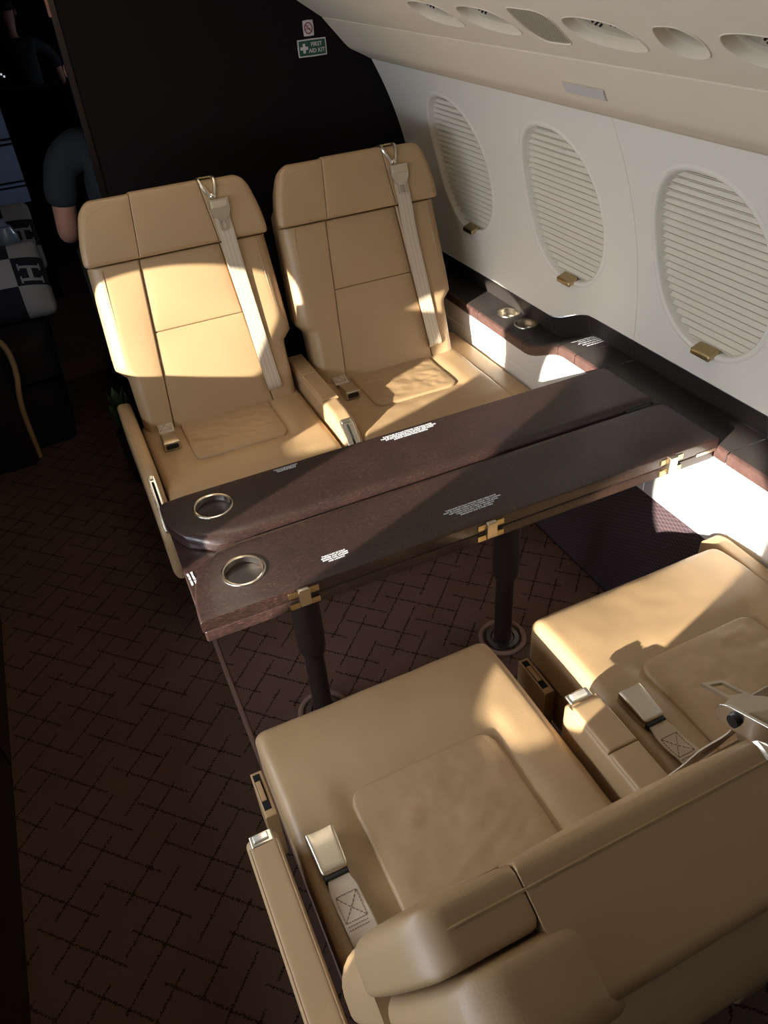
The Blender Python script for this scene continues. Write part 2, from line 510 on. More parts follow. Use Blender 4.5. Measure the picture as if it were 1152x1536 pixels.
def window(i, yc):
    w = empty('window_%d' % i, (arcx(WZ), yc, WZ)); tag(w, kind='structure')
    ox, oy, oz = w.location
    loc = lambda x, y, z: (x-ox, y-oy, z-oz)
    # moulded reveal: a lip on the wall and a band going out
    prof = [(-.0005, .012), (-.0035, .006), (-.003, .001), (.002, -.003), (.03, -.004), (.055, -.005)]
    V = []; F = []; n = 72
    for d, g in prof:
        for y, z in oval(yc, WHY+g, WHZ+g): V.append(loc(arcx(z)+d, y, z))
    for j in range(len(prof)-1):
        for a in range(n): F.append((j*n+a, j*n+(a+1) % n, (j+1)*n+(a+1) % n, (j+1)*n+a))
    obj('window_frame', (V, F), wall_m, w, smooth='all')
    # pleated shade: folded cloth filling the opening
    NP = 24; V = []; F = []; nh = 12
    z0, z1 = WZ-WHZ-.004, WZ+WHZ+.004
    rows = []
    for j in range(NP):
        q = z0+(z1-z0)*(j+.62)/NP
        p_ = z0+(z1-z0)*j/NP
        rows += [(p_, -.008), (p_+.0010, -.0075), (p_+.0012, -.0015), (p_+.0024, -.0015), (p_+.0026, -.005), (q-.0012, .006), (q-.0009, .020), (q+.0009, .020), (q+.0012, .006)]
    rows.append((z1, -.008))
    for z, amp in rows:
        zz = min(max((z-WZ)/(WHZ+.003), -1), 1)
        hy = (WHY+.003)*(1-abs(zz)**2.3)**(1/2.3)
        for i_ in range(nh+1):
            y = yc-hy+2*hy*i_/nh
            V.append(loc(arcx(z)+.022+amp, y, z))
    for j in range(len(rows)-1):
        for i_ in range(nh):
            a = j*(nh+1)+i_; F.append((a, a+1, a+nh+2, a+nh+1))
    obj('pleated_shade', (V, F), shade_m, w, smooth=False)
    # backing film of the shade so no daylight leaks
    pts = oval(yc, WHY+.003, WHZ+.003)
    V = [loc(arcx(z)+.048, y, z) for y, z in pts]+[loc(arcx(z)+.052, y, z) for y, z in pts]
    F = [tuple(range(n)), tuple(range(2*n-1, n-1, -1))]+[(a, (a+1) % n, n+(a+1) % n, n+a) for a in range(n)]
    obj('shade_backing', (V, F), shade_m, w, smooth=False)
    # pull handle at the foot of the shade
    zh = WZ-WHZ+.004
    def wp(P):
        Q = P.copy(); Q[:, 2] += (Q[:, 0]-arcx(zh))*.35
        Q -= np.array([ox, oy, oz]); return Q
    x = arcx(zh)
    obj('shade_handle', box(x-.020, x+.012, yc-.032-.004, yc+.032-.004, zh-.006, zh+.008, r=.004, rc=(.006,)*4, warp=wp), brass, w)
    return w
for i, y in enumerate(WYS): window(i+1, y)

# ---- valance above the windows, ceiling with the lamp recesses
ctr = 2*XC
PROFV = [(1.190, 1.278), (1.168, 1.290), (1.140, 1.304), (1.120, 1.314), (1.110, 1.322), (1.100, 1.332), (1.066, 1.370), (1.030, 1.410), (1.030, 1.45), (1.21, 1.45), (1.21, 1.278)]
tr = obj('trim_1', prism(PROFV, Y0, YF+.02), val_m); tag(tr, kind='structure')
PA = Vector((1.027, 0, 1.4135)); PU = Vector((-.082, 0, .054)).normalized(); PN = Vector((PU.z, 0, -PU.x))   # outwards (up, away)
PN = Vector((.054, 0, .082)).normalized()
SEND = .26
def cp(y, s, d=0): return PA+PU*s+PN*d+Vector((0, y, 0))
ce = obj('ceiling', join(), ceil_m) if False else None
def slab(poly_ys, d0, d1):
    n = len(poly_ys)
    V = [tuple(cp(y, s, d0)) for y, s in poly_ys]+[tuple(cp(y, s, d1)) for y, s in poly_ys]
    F = [tuple(range(n)), tuple(range(2*n-1, n-1, -1))]+[(i, (i+1) % n, n+(i+1) % n, n+i) for i in range(n)]
    return V, F
ce = obj('ceiling', slab([(Y0, 0), (YF+.02, 0), (YF+.02, SEND), (Y0, SEND)], 0, .03), ceil_m, smooth=False); tag(ce, kind='structure')
def lensshape(yc, pts, n=6):
    """closed smooth outline through (y, s) points"""
    P = [Vector((y+yc, s, 0)) for y, s in pts]; out = []; m = len(P)
    for i in range(m):
        a, b, c, d = P[i-1], P[i], P[(i+1) % m], P[(i+2) % m]
        for j in range(n):
            t = j/n; q = .5*((2*b)+(c-a)*t+(2*a-5*b+4*c-d)*t*t+(3*b-a-3*c+d)*t**3); out.append((q.x, q.y))
    return out
LEAF = [(.082, .150), (.094, .120), (.078, .090), (.035, .074), (-.030, .069), (-.068, .076), (-.080, .098), (-.074, .132), (-.045, .155), (.01, .164), (.052, .162)]
VENT = [(.030, .152), (.046, .110), (.034, .084), (.006, .074), (-.030, .082), (-.048, .102), (-.052, .136), (-.030, .160), (.002, .162)]
GRIL = [(.044, .172), (.060, .134), (.068, .090), (.052, .060), (.020, .056), (-.034, .063), (-.052, .101), (-.064, .150), (-.046, .170), (-.008, .174)]
FIX = [('l', 1.765), ('l', 1.542), ('g', 1.360), ('l', 1.176), ('v', 1.000), ('l', .815)]
shapes = {'l': LEAF, 'v': VENT, 'g': GRIL}
cut(ce, *[slab(lensshape(y, shapes[t]), -.02, .06) for t, y in FIX])
ords = {1.765: 'nearest the dark bulkhead', 1.542: 'between the end lamp and the speaker cover', 1.176: 'between the speaker cover and the empty oval', .815: 'beyond the empty oval recess', .46: 'over the nearer seats'}
for t, yc in FIX:
    ol = lensshape(yc, shapes[t])
    n = len(ol); cy = sum(p[0] for p in ol)/n; cs_ = sum(p[1] for p in ol)/n
    base = cp(cy, cs_)
    sc = lambda f: [(cy+(y-cy)*f, cs_+(s-cs_)*f) for y, s in ol]
    if t == 'g':
        g = empty('speaker_grille', base, 'perforated lozenge shaped speaker cover between the ceiling lamp recesses', 'speaker')
        V, F = slab(sc(.985), .001, .008); obj('perforated_cover', ([tuple(Vector(v)-base) for v in V], F), grille_m, g, smooth=False)
        rings = [(1.03, -.0004), (1.02, -.0022), (.985, -.0015), (.97, .004)]
    else:
        if t == 'l':
            g = empty('reading_light', base, 'leaf shaped ceiling lamp recess with clear bulbs, %s' % ords[yc], 'lamp', 'lamp recesses along the ceiling panel')
        else:
            g = empty('air_vent', base, 'small empty oval recess in the ceiling panel above the third window', 'vent')
        rings = [(1.03, -.0004), (1.015, -.0022), (.99, -.0008), (.985, .012), (.96, .036)]
        V, F = slab(sc(1.01), .036, .040); obj('recess_floor', ([tuple(Vector(v)-base) for v in V], F), recess_m, g, smooth=False)
        # step lip inside the cavity
        V = []; F = []
        r3 = [(.985, .016), (.90, .017), (.88, .020), (.875, .037)]
        for f, d in r3: V += [tuple(cp(y, s+.006*(1-f)/.1*0, d)-base) for y, s in sc(f)]
        for j in range(len(r3)-1):
            for a in range(n): F.append((j*n+a, j*n+(a+1) % n, (j+1)*n+(a+1) % n, (j+1)*n+a))
        obj('inner_lip', (V, F), recess_m, g, smooth=False)
        if t == 'l':
            for q in range(2):
                yb = yc+.018-.042*q
                bpos = cp(yb, .128+.003*q, .022)-base
                Mx = PN.to_track_quat('Z', 'X').to_matrix().to_4x4()
                b_ = obj('bulb', lathe([(0, -.012), (.007, -.012), (.011, -.008), (.0125, 0), (.0125, .006), (.010, .015)], 20, tuple(bpos), M=Mx), bulb_m, g)
                vv = []; 
                parts = [lathe([(.0, -.0135), (.0022, -.0135), (.0022, -.011), (0, -.011)], 6, (0, 0, 0)) for _ in range(7)]
                for a, (v, f) in enumerate(parts):
                    rr = .0085 if a else 0
                    v = v+np.array([rr*math.cos(a*PI/3), rr*math.sin(a*PI/3), 0])
                    v = np.array([tuple(Mx @ Vector(p)+bpos) for p in v]); vv.append((v, f))
                obj('bulb_prongs', join(*vv), darkgap, b_)
    V = []; F = []
    for f, d in rings: V += [tuple(cp(y, s, d)-base) for y, s in sc(f)]
    for j in range(len(rings)-1):
        for a in range(n): F.append((j*n+a, j*n+(a+1) % n, (j+1)*n+(a+1) % n, (j+1)*n+a))
    obj('bezel', (V, F), ceil_m, g, smooth='all')
# rest of the ceiling: from the lamp panel over the aisle to the left wall
CP = [tuple((cp(0, SEND).x, cp(0, SEND).z)), (.64, 1.66), (.45, 1.73), (.30, 1.765), (XC, 1.775)]
CP = CP+[(ctr-x, z) for x, z in CP[-2::-1]]
rimL = [(ctr-cp(0, 0).x, cp(0, 0).z), (ctr-1.066, 1.37), (ctr-1.11, 1.32), (ctr-1.19, 1.278)]
CPL = CP+rimL
V, F = prism([(x, z) for x, z in CPL]+[(x, z+.04) for x, z in CPL[::-1]], Y0, YF+.02)
ce2 = obj('ceiling', (V, F), ceil_m); tag(ce2, kind='structure')
full = [(x, z) for x, z in [(1.19, 1.278), (1.11, 1.32), (1.03, 1.41)]]+CPL
V, F = prism(full+[(x, z+.04) for x, z in full[::-1]], YF+.021, Y1)
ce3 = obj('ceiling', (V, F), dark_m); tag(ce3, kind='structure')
# unseen aft end wall, placed near and dark to cut bounce light; forward end
wb = obj('wall_back', box(-1.4, 1.6, Y0-.05, Y0, 0, 1.9, r=0, rb=0), bulk_m, smooth=False); tag(wb, kind='structure')
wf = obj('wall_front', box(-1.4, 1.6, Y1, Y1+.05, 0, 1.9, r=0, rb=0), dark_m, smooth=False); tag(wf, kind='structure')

# ---- bulkhead: dark fabric partition with a metal trimmed edge at the doorway
prof = [(.222, .001)]+[(1.26, .001), (1.30, .38), (1.33, .5)]+[(arcx(z, .012), z) for z in np.linspace(.56, 1.278, 16)]+[(1.12, 1.335), (1.035, 1.425), (.945, 1.48), (.82, 1.566), (.63, 1.68), (.45, 1.75), (.30, 1.785), (.222, 1.79)]
bh = obj('wall_front', prism(prof, YF, YF+.035), bulk_m, smooth=False); tag(bh, kind='structure')
dj = obj('door_1', box(.205, .222, YF-.006, YF+.040, 0, 1.79, r=.004), mat('doorway_metal', (62, 54, 50), .35, .9)); tag(dj, kind='structure')
obj('door_stop', box(.1985, .206, YF-.012, YF+.01, 1.49, 1.60, r=.003), mat('rose_metal', (168, 120, 104), .35, .8), dj)
profl = [(-.52, .001), (-.52, 1.74)]+[(ctr-x, z) for x, z in [(.82, 1.566), (.945, 1.48), (1.035, 1.425), (1.12, 1.335)]]+[(ctr-arcx(z, .012), z) for z in np.linspace(1.278, .1, 14)]
bh2 = obj('wall_front', prism(profl, YF, YF+.035), bulk_m, smooth=False); tag(bh2, kind='structure')

# ---- lower side panels, kick panel
def flat_panel(y0, y1, z0, z1, x=1.265, t=.012):
    def wp(P):   # pad: px along y, py along z, pz towards the cabin
        return np.stack([x+t-P[:, 2]-0, (y0+y1)/2+P[:, 0], z0+P[:, 1]], -1)
    return pad(y1-y0, z1-z0, t, (.0015,)*4, .001, warp=wp)
t2 = empty('trim_2', (1.265, 1, .45)); tag(t2, kind='structure')
def rel(vf, o):
    return [tuple(np.array(p)-np.array(o.location)) for p in vf[0]], vf[1]
for y0, y1 in ((Y0+.002, -.2), (-.199, 1.249), (1.251, YF)):
    obj('side_panel', rel(flat_panel(y0, y1, .3725, .4695), t2), white_m, t2)
    nseg = 24
    poly = [(y0, .4708), (y1, .4708)]+[(y, zl(y)-.030) for y in np.linspace(y1, y0, nseg)]
    Vp = [(x-1.265, y-1, z-.45) for x in (1.2655, 1.277) for y, z in poly]; n_ = len(poly)
    Fp = [tuple(range(n_)), tuple(range(2*n_-1, n_-1, -1))]+[(i, (i+1) % n_, n_+(i+1) % n_, n_+i) for i in range(n_)]
    obj('side_panel', (Vp, Fp), white_m, t2, smooth=False)
t3 = obj('trim_3', ([(1.267, Y0+.002, .3715), (1.267, YF, .3715), (1.207, YF, 0), (1.207, Y0+.002, 0), (1.30, Y0+.002, .3715), (1.30, YF, .3715), (1.26, YF, 0), (1.26, Y0+.002, 0)],
    [(0, 1, 2, 3), (4, 7, 6, 5), (0, 4, 5, 1), (3, 2, 6, 7), (0, 3, 7, 4), (1, 5, 6, 2)]), weave, smooth=False); tag(t3, kind='structure')

# ---- carpet inset between the seats, with piped edge
ci = empty('carpet_panel', (.65, .9, 0), 'removable brown carpet section with a piped edge under the table and seats', 'carpet')
obj('pile', rel(box(.085, 1.203, -.4, 1.672, .0005, .009, r=.004, rc=(0, 0, .02, .03)), ci), carpet2, ci)
pp = [(.085, -.4, .007), (.085, 1.0, .007), (.085, 1.63, .007), (.10, 1.668, .007), (.14, 1.675, .007), (.6, 1.675, .007), (1.0, 1.655, .007), (1.19, 1.672, .007)]
obj('piping', rel(tube(smoothpath(pp, 6), .007, 8), ci), piping_m, ci)

# ================================================================ SIDE LEDGE
lg = empty('side_ledge', (1.32, 1.2, .6), 'dark veneered side ledge under the oval windows with a dip toward the bulkhead', 'ledge')
XI, XO = 1.262, 1.386
def ledge_piece(y0, y1, prof, n=10):
    """prof: (x, dz) polygon following the ledge height"""
    V = []; F = []; m = len(prof)
    for i in range(n+1):
        y = y0+(y1-y0)*i/n
        for x, dz in prof: V.append((x-1.32, y-1.2, zl(y)+dz-.6))
    for i in range(n):
        for j in range(m): F.append((i*m+j, i*m+(j+1) % m, (i+1)*m+(j+1) % m, (i+1)*m+j))
    F.append(tuple(range(m))); F.append(tuple(n*m+j for j in range(m))[::-1])
    return V, F
ys = [Y0+.002, -.2, .45, 1.011, 1.481, 1.592, 1.672, 1.858, 2.137, YF-.002]
tops = []
for a, b in zip(ys[:-1], ys[1:]):
    g = .0018
    n = 14 if 1.5 < b < 1.95 else 3
    o = obj('ledge_panel', ledge_piece(a+g, b-g, [(XI+.004, -.004), (XI+.010, 0), (XO, 0), (XO, -.022), (XI+.004, -.022)], n), ledge_m, lg)
    tops.append((a, b, o))
    obj('edge_band', ledge_piece(a+g, b-g, [(XI, -.005), (XI+.004, -.002), (XI+.010, -.001), (XI+.010, -.032), (XI+.004, -.034), (XI, -.031)], n), redwood, lg)
    obj('backsplash', ledge_piece(a+.0003, b-.0003, [(XO-.001, -.01), (XO-.004, .002), (1.354, .066), (1.350, .072), (1.360, .0735), (XO+.002, -.01)], n), ledge_m, lg)
def cupholder(x, y, z, r, host, parent, depth=.03, name='cup_holder'):
    ol = np.array(parent.location)
    c = (x-ol[0], y-ol[1], 0)
    cut(host, lathe([(r, z-depth-ol[2]), (r, z+.02-ol[2])], 40, (c[0], c[1], 0)))
    h = obj(name, lathe([(r+.0045, z+.0003-ol[2]), (r+.004, z+.0022-ol[2]), (r+.001, z+.003-ol[2]), (r-.0018, z+.0015-ol[2]), (r-.0022, z-depth+.002-ol[2]), (r-.0010, z-depth+.0005-ol[2]), (r-.0005, z-.001-ol[2])], 48, (c[0], c[1], 0), cap=False), chrome, parent)
    return h, c
for cx, cy in ((1.345, 2.070), (1.345, 1.965)):
    host = [o for a, b, o in tops if a < cy < b][0]
    # the ledge panel is thin: deepen it into a cup well
    h, c = cupholder(cx, cy, .568, .0355, host, lg, depth=.021)
    obj('cup_well', lathe([(0, .568-.020-.6), (.0345, .568-.020-.6), (.0345, .568-.018-.6), (0, .568-.018-.6)], 36, (c[0], c[1], 0)), satin, lg)
LW = ["TABLE MUST BE STOWED FOR TAXI,", "TAKEOFF AND LANDING.", "LIFT TABLE FROM LEDGE, EXTEND", "LEGS AND LOCK BEFORE USE.", "DO NOT LEAN ON TABLE."]
for i, tx in enumerate(LW):
    y = 1.662-.011*i
    text(tx, .0062, print_m, lg, (1.352-1.32+.002*i, y-1.2, zl(y)-.6), (1, 0, 0), (0, 1, (zl(y+.005)-zl(y-.005))/.01), 'placard_print', lift=.0008)

# ================================================================ FOLDING TABLE
tb = empty('folding_table', (.65, 1.25, 0), 'dark wood folding table with both leaves folded shut and two cup holders', 'table')
T = np.array([.65, 1.25, 0])
obj('lower_top', rel(box(.040, 1.252, 1.044, 1.448, .604, .630, r=.003, rc=(.01, 0, 0, .03)), tb), wood, tb)
# rear leaf
lr = obj('leaf', rel(box(.042, 1.256, 1.256, 1.452, .6335, .662, r=(.004, .006, .024, .003), rc=((.105, .15), 0, 0, (.04, .02)), n=(20, 12), rb=.001), tb), wood, tb)
lf = obj('leaf', rel(box(.038, 1.262, 1.043, 1.248, .6335, .661, r=(.007, .004, .002, .022), rc=(0, 0, 0, (.115, .20)), n=(20, 12), rb=.001), tb), wood, tb)
h1, c1 = cupholder(.150, 1.378, .662, .0405, lr, tb, depth=.014)
h2, c2 = cupholder(.150, 1.142, .661, .0405, lf, tb, depth=.014)
obj('spine_hinge', rel(box(.16, 1.24, 1.249, 1.255, .6305, .646, r=.001), tb), black, tb)
obj('spine_bracket', rel(box(1.17, 1.245, 1.2495, 1.2585, .640, .650, r=.001), tb), black, tb)
obj('seam_strip', rel(box(.21, 1.25, 1.052, 1.44, .6295, .6340, r=.0005), tb), darkgap, tb)
# hinges on the front edge
def hinge(x):
    parts = []
    h = obj('hinge', rel(box(x-.030, x-.010, 1.0405, 1.0445, .640, .654, r=.0007), tb), brass, tb)
    for x0, x1, z0, z1 in ((-.030, -.010, .611, .625), (.012, .032, .640, .654), (.012, .032, .611, .625)):
        obj('hinge_plate', rel(box(x+x0, x+x1, 1.0405, 1.0445, z0, z1, r=.0007), tb), brass, h)
    obj('hinge_knuckle', rel(box(x-.011, x+.012, 1.034, 1.046, .616, .658, r=.003), tb), satin, h)
    return h
for x in (.237, .652, 1.125): hinge(x)
obj('end_rail', rel(box(1.20, 1.258, 1.0415, 1.0445, .627, .636, r=.001), tb), satin, tb)
# legs: telescopic, flange on the carpet
for x in (.832, .282):
    g = obj('leg', rel(lathe([(.0245, .0095), (.0245, .30), (.0245, .60)], 28, (x, 1.25, 0)), tb), glide_m, tb)
    obj('upper_sleeve', rel(lathe([(.026, .245), (.0335, .262), (.0345, .29), (.0345, .604)], 28, (x, 1.25, 0)), tb), glide_m, g)
    obj('floor_flange', rel(lathe([(.0255, .0095), (.045, .0095), (.048, .012), (.046, .0155), (.034, .0165), (.030, .013), (.0255, .013)], 32, (x, 1.25, 0)), tb), mat('bronze_flange', (92, 84, 80), .35, .9), g)
    obj('piping_ring', rel(tube([(x+.062*math.cos(a*PI/12), 1.25+.062*math.sin(a*PI/12), .011) for a in range(24)], .0075, 8, closed=True), ci), piping_m, ci)
obj('under_latch', rel(box(.46, .53, 1.08, 1.12, .588, .604, r=.004), tb), black, tb)
def placard(lines, x0, x1, y, size, step, z=.6615):
    for i, tx in enumerate(lines):
        text(tx, size, print_m, tb, ((x0+x1)/2-.65, y-step*i-1.25, z), (1, 0, 0), (0, 1, 0), 'placard_print', bold=.0001)
placard(["TABLE MUST BE FULLY STOWED AND TABLE LEAVES", "MUST BE CLOSED DURING TAXI, TAKEOFF AND LANDING.", "DO NOT EXCEED TABLE LOAD LIMIT. KEEP HANDS", "CLEAR OF HINGES WHEN FOLDING."], .588, .722, 1.4375, .0056, .0066, .6622)
placard(["TABLE MUST BE FULLY STOWED", "AND LEAVES CLOSED FOR", "TAKEOFF AND LANDING"], .312, .366, 1.4395, .0040, .0048, .6622)
placard(["TABLE MUST BE FULLY", "STOWED AND LATCHED", "DURING TAXI, TAKEOFF", "AND LANDING"], .297, .354, 1.102, .0050, .0058, .6612)
placard(["TABLE MUST BE FULLY STOWED AND TABLE LEAVES", "MUST BE CLOSED DURING TAXI, TAKEOFF AND LANDING.", "KEEP HANDS CLEAR OF TABLE WHEN LOWERING.", "TABLE TOP IS NOT A SEAT. ACCESS TO", "EMERGENCY EXIT IS OVER TABLE"], .577, .712, 1.110, .0052, .0062, .6612)
for i, tx in enumerate(["LIFT TO OPEN", "DO NOT LEAN"]):
    text(tx, .0062, print_m, tb, (.0505+.008*i-.65, 1.205-1.25, .630), (.05, -1, 0), (1, 0, 0), 'placard_print', bold=.0001)

# ================================================================ SEATS
def make_seat(cx, oy, fy, label, group, arms, shroud, outerarm, belt_out=False):
    st = empty('cabin_seat', (cx, oy, 0), label, 'seat', group)
    fl_ = np.array([1, fy, 1.0])
    def put(name, vf, m, parent=None, **kw):
        v = np.array([tuple(p) for p in vf[0]], float)*fl_
        return obj(name, (v, vf[1]), m, parent or st, **kw)
    # local: x lateral, y' forward from the backrest, z up
    rs = random.Random(label)
    ox, oyn = rs.uniform(0, 50), rs.uniform(0, 50)
    # ---- cushion
    CW, C0, C1, CT = .512, -.07, .428, .46
    iw, i1 = .145, .213     # insert half width, front edge
    def hf(X, Y):
        yy = Y+C0
        dx = np.abs(X)-iw; dy = yy-i1
        inside = np.minimum(-dx, -dy)                 # >0 inside the insert
        d = np.where(inside > 0, 0, np.hypot(np.maximum(dx, 0), np.maximum(dy, 0)))
        z = np.where(inside > .002, -.010, -.0075*np.exp(-(d/.022)**2))
        z = z-.016*np.clip((yy-.30)/.13, 0, 1)**2
        wr_ = np.array([[fbm(a+ox, b+oyn, 0, 9) for a, b in zip(ra, rb_)] for ra, rb_ in zip(X, Y)])
        return z+.0022*wr_
    def wz(z0, y0):
        def f(P):
            Q = P.copy(); Q[:, 1] += y0; Q[:, 2] += z0; return Q
        return f
    put('seat_cushion', pad(CW, C1-C0, .145, (.022, .022, .02, .034), .02, (.01, .01, .026, .026), (40, 40), hf, warp=wz(CT-.145, C0)), leather)
    def hf2(X, Y):
        a = np.array([[fbm(x*1.0+ox, y*2.2+oyn, 0, 12) for x, y in zip(ra, rb_)] for ra, rb_ in zip(X, Y)])
        b = np.array([[abs(fbm(x*.7+y*.9+oyn, y*1.4-x*.8+ox, 3, 16)) for x, y in zip(ra, rb_)] for ra, rb_ in zip(X, Y)])
        e = np.minimum(iw-np.abs(X), np.minimum(Y, (i1+.075)-Y)); m_ = np.clip(e/.03, 0, 1)
        return m_*(.003+.0022*a-.0028*b)
    put('cushion_insert', pad(2*iw-.002, i1+.075, .016, (.007, .007, .005, .007), .002, (0, 0, .035, .035), (44, 44), hf2, warp=wz(CT-.018, -.075)), leather_in)
    # piping seam down each cushion flank
    for sx in (-1, 1):
        put('cushion_piping', tube(smoothpath([(sx*.2525, -.04, CT-.028), (sx*.2525, .2, CT-.028), (sx*.2525, .36, CT-.034)], 6), .0016, 6), leather)
    # ---- shell under the cushion, pedestal
    put('seat_pan', box(-.245, .245, -.12, .385, .20, .318, r=.012), shell_m)
    put('pedestal', box(-.18, .18, -.06, .30, .010, .205, r=.01), mat('seat_pedestal', (60, 50, 42), .6))
    for sx in ((-1,) if fy > 0 else ()):
        pk = put('base_pocket', box(-.282, -.258, .31, .415, .18, .330, r=.003), shell_m)
        put('pocket_slot', box(-.279, -.265, .325, .408, .3295, .331, r=.0005), darkgap, pk)
        put('pocket_latch', box(-.278, -.268, .345, .39, .3285, .334, r=.001), shell_m, pk)
    # ---- backrest
    A = .307 if fy < 0 else .40
    cA, sA = math.sqrt(1-A*A), A
    def B(P):
        x, s, d = P[:, 0], P[:, 1], P[:, 2]
        return np.stack([x, -s*sA+d*cA-(.021 if fy > 0 else 0), .44+s*cA+d*sA], -1)
    def W(s):
        s = np.asarray(s, float)
        step = np.clip((s-.192)/.014, 0, 1); step = step*step*(3-2*step)
        w = .247+.029*step-.012*np.clip((s-.25)/.26, 0, 1)
        w = np.where(s > .513, .270-.040*np.clip((s-.53)/.16, 0, 1)**1.6, w)
        return w
    def xs(s): return np.where(np.asarray(s) > .513, .118-.02*np.clip((s-.513)/.17, 0, 1)+(.047*np.clip((s-.513)/.17, 0, 1) if fy > 0 else 0), .163-.085*np.clip(s, 0, .52))
    def panel(name, xl, xr, s0, s1, d0, d1, r, rc=(0,)*4, n=(10, 16), ev=(), hf_=None, rb_=.006, parent=None):
        w = float(abs(np.mean(xr(np.array([(s0+s1)/2]))-xl(np.array([(s0+s1)/2])))))
        def wp(P):
            s = P[:, 1]+s0; tt = P[:, 0]/w+.5
            x = xl(s)*(1-tt)+xr(s)*tt
            return B(np.stack([x, s, P[:, 2]+d0], -1))
        return put(name, pad(w, s1-s0, d1-d0, r, rb_, rc, n, hf_, ev=ev, warp=wp), leather, parent)
    g = .0006
    evn = [.175, .185]+[.190+.0025*i for i in range(8)]+[.225]
    def puff(a, w, h):
        return lambda X, Y: a*np.clip(1-(2*X/w)**2, 0, 1)**.8*np.clip(1-(2*Y/h-1)**2, 0, 1)**.8
    back = panel('back_center_lower', lambda s: -xs(s)+g, lambda s: xs(s)-g, -.03, .3035, -.05, -.002, (.005, .005, .005, .004), hf_=puff(.006, .28, .33))
    panel('back_center_upper', lambda s: -xs(s)+g, lambda s: xs(s)-g, .3045, .512, -.05, -.002, (.005, .005, .004, .006), hf_=puff(.005, .25, .21))
    panel('back_wing', lambda s: -W(s), lambda s: -xs(s)-g, -.03, .512, -.07, .003, (.040, .006, .006, .006), ev=evn, n=(12, 24), rb_=.012, hf_=puff(.004, .12, .54))
    panel('back_wing', lambda s: xs(s)+g, lambda s: W(s), -.03, .512, -.07, .003, (.006, .040, .006, .006), ev=evn, n=(12, 24), rb_=.012, hf_=puff(.004, .12, .54))
    HT = .688
    panel('headrest_wing', lambda s: -W(s), lambda s: -xs(s)-g, .514, HT-.004, -.030, .018, (.018, .003, .012, .012), rc=(.012, 0, 0, .036), n=(16, 16), rb_=.008, hf_=puff(.004, .14, .17))
    panel('headrest_wing', lambda s: xs(s)+g, lambda s: W(s), .514, HT-.004, -.030, .018, (.003, .018, .012, .012), rc=(0, .012, .036, 0), n=(16, 16), rb_=.008, hf_=puff(.004, .14, .17))
    hc_w = 2*float(xs(np.array([.6]))[0])
    def hcw(P):
        s_ = P[:, 1]+.514; d_ = P[:, 2]+(-.112 if fy < 0 else -.094)
        xw = xs(s_)-g
        return B(np.stack([P[:, 0]/hc_w*2*xw, s_, d_], -1))
    put('headrest_center', pad(hc_w, HT-.514, .130 if fy < 0 else .112, (.003, .003, .012, .012), (.003, .003, .014, .012), (0,)*4, (20, 16), puff(.004, .24, .17), warp=hcw), leather)
    # piping just behind the front ridge of the headrest, and down the outer edges of the wings
    def bpt(L): return [tuple(p) for p in B(np.array(L, float))]
    pl = [(x_, HT-.0040 if abs(x_) > (.1 if fy < 0 else .146) else HT, -.002) for x_ in np.linspace(-.188, .188, 41)]
    Wt = float(W(np.array([HT-.02]))[0])
    arc = [(Wt-.040+.038*math.sin(a_), HT-.0405+.037*math.cos(a_), -.002) for a_ in np.linspace(.1, PI/2, 8)]
    side = [(float(W(np.array([s_]))[0])-.0002, s_, -.002) for s_ in np.linspace(HT-.06, .535, 8)]
    pl = [(-x_, a_, b_) for x_, a_, b_ in arc[::-1]]+pl+arc
    put('headrest_piping', tube(bpt(pl), .0015, 6), leather)
    for sx in (-1, 1):
        wv = lambda s_: float(W(np.array([s_]))[0])
        pl = [(sx*(wv(s_)-.022), s_, .0185) for s_ in np.linspace(.53, .62, 8)]
        q0 = pl[-1]; q1 = (sx*.150, HT-.024, .0205)
        for i in range(1, 9):
            t = i/8*PI/2
            pl.append((q1[0]+(q0[0]-q1[0])*math.cos(t), q0[1]+(q1[1]-q0[1])*math.sin(t), .0195))
        put('wing_piping', tube(bpt(pl), .0013, 6), leather)
        pl = [(sx*(wv(s_)-.036), s_, .0043) for s_ in np.linspace(.235, .50, 12)]
        put('wing_piping', tube(bpt(pl), .0013, 6), leather)
    # rear: padded side shells beside the head block and the back shell below
    px_ = .118 if fy < 0 else .100
    for sx in (-1, 1):
        lo, hi = (lambda s: -W(s)+.010, lambda s: -px_+0*s) if sx < 0 else (lambda s: px_+0*s, lambda s: W(s)-.010)
        rr = (.02, .004, .01, .014) if sx < 0 else (.004, .02, .01, .014)
        panel('rear_side_pad', lo, hi, .06, HT-.010 if fy < 0 else HT+.006, -.105, -.033, rr, rc=(0, 0, .055, .045) if sx < 0 else (0, 0, .045, .055), n=(12, 12), rb_=(.03, .012, .02, .025) if sx < 0 else (.012, .03, .02, .025))
    panel('back_shell', lambda s: -W(np.minimum(s, .5))+.01, lambda s: W(np.minimum(s, .5))-.01, -.12, .585, -.165, -.070, (.03, .03, .02, .03), rc=(.03, .03, .05, .05), n=(16, 16), rb_=(.035, .035, .02, .045))
    # ---- shoulder belt: guide, tongue, strap on the +x side
    sb = put('shoulder_belt', *[None]*2) if False else None
    bx = .128
    def Bp(x, s, d): return tuple(B(np.array([[x, s, d]]))[0])
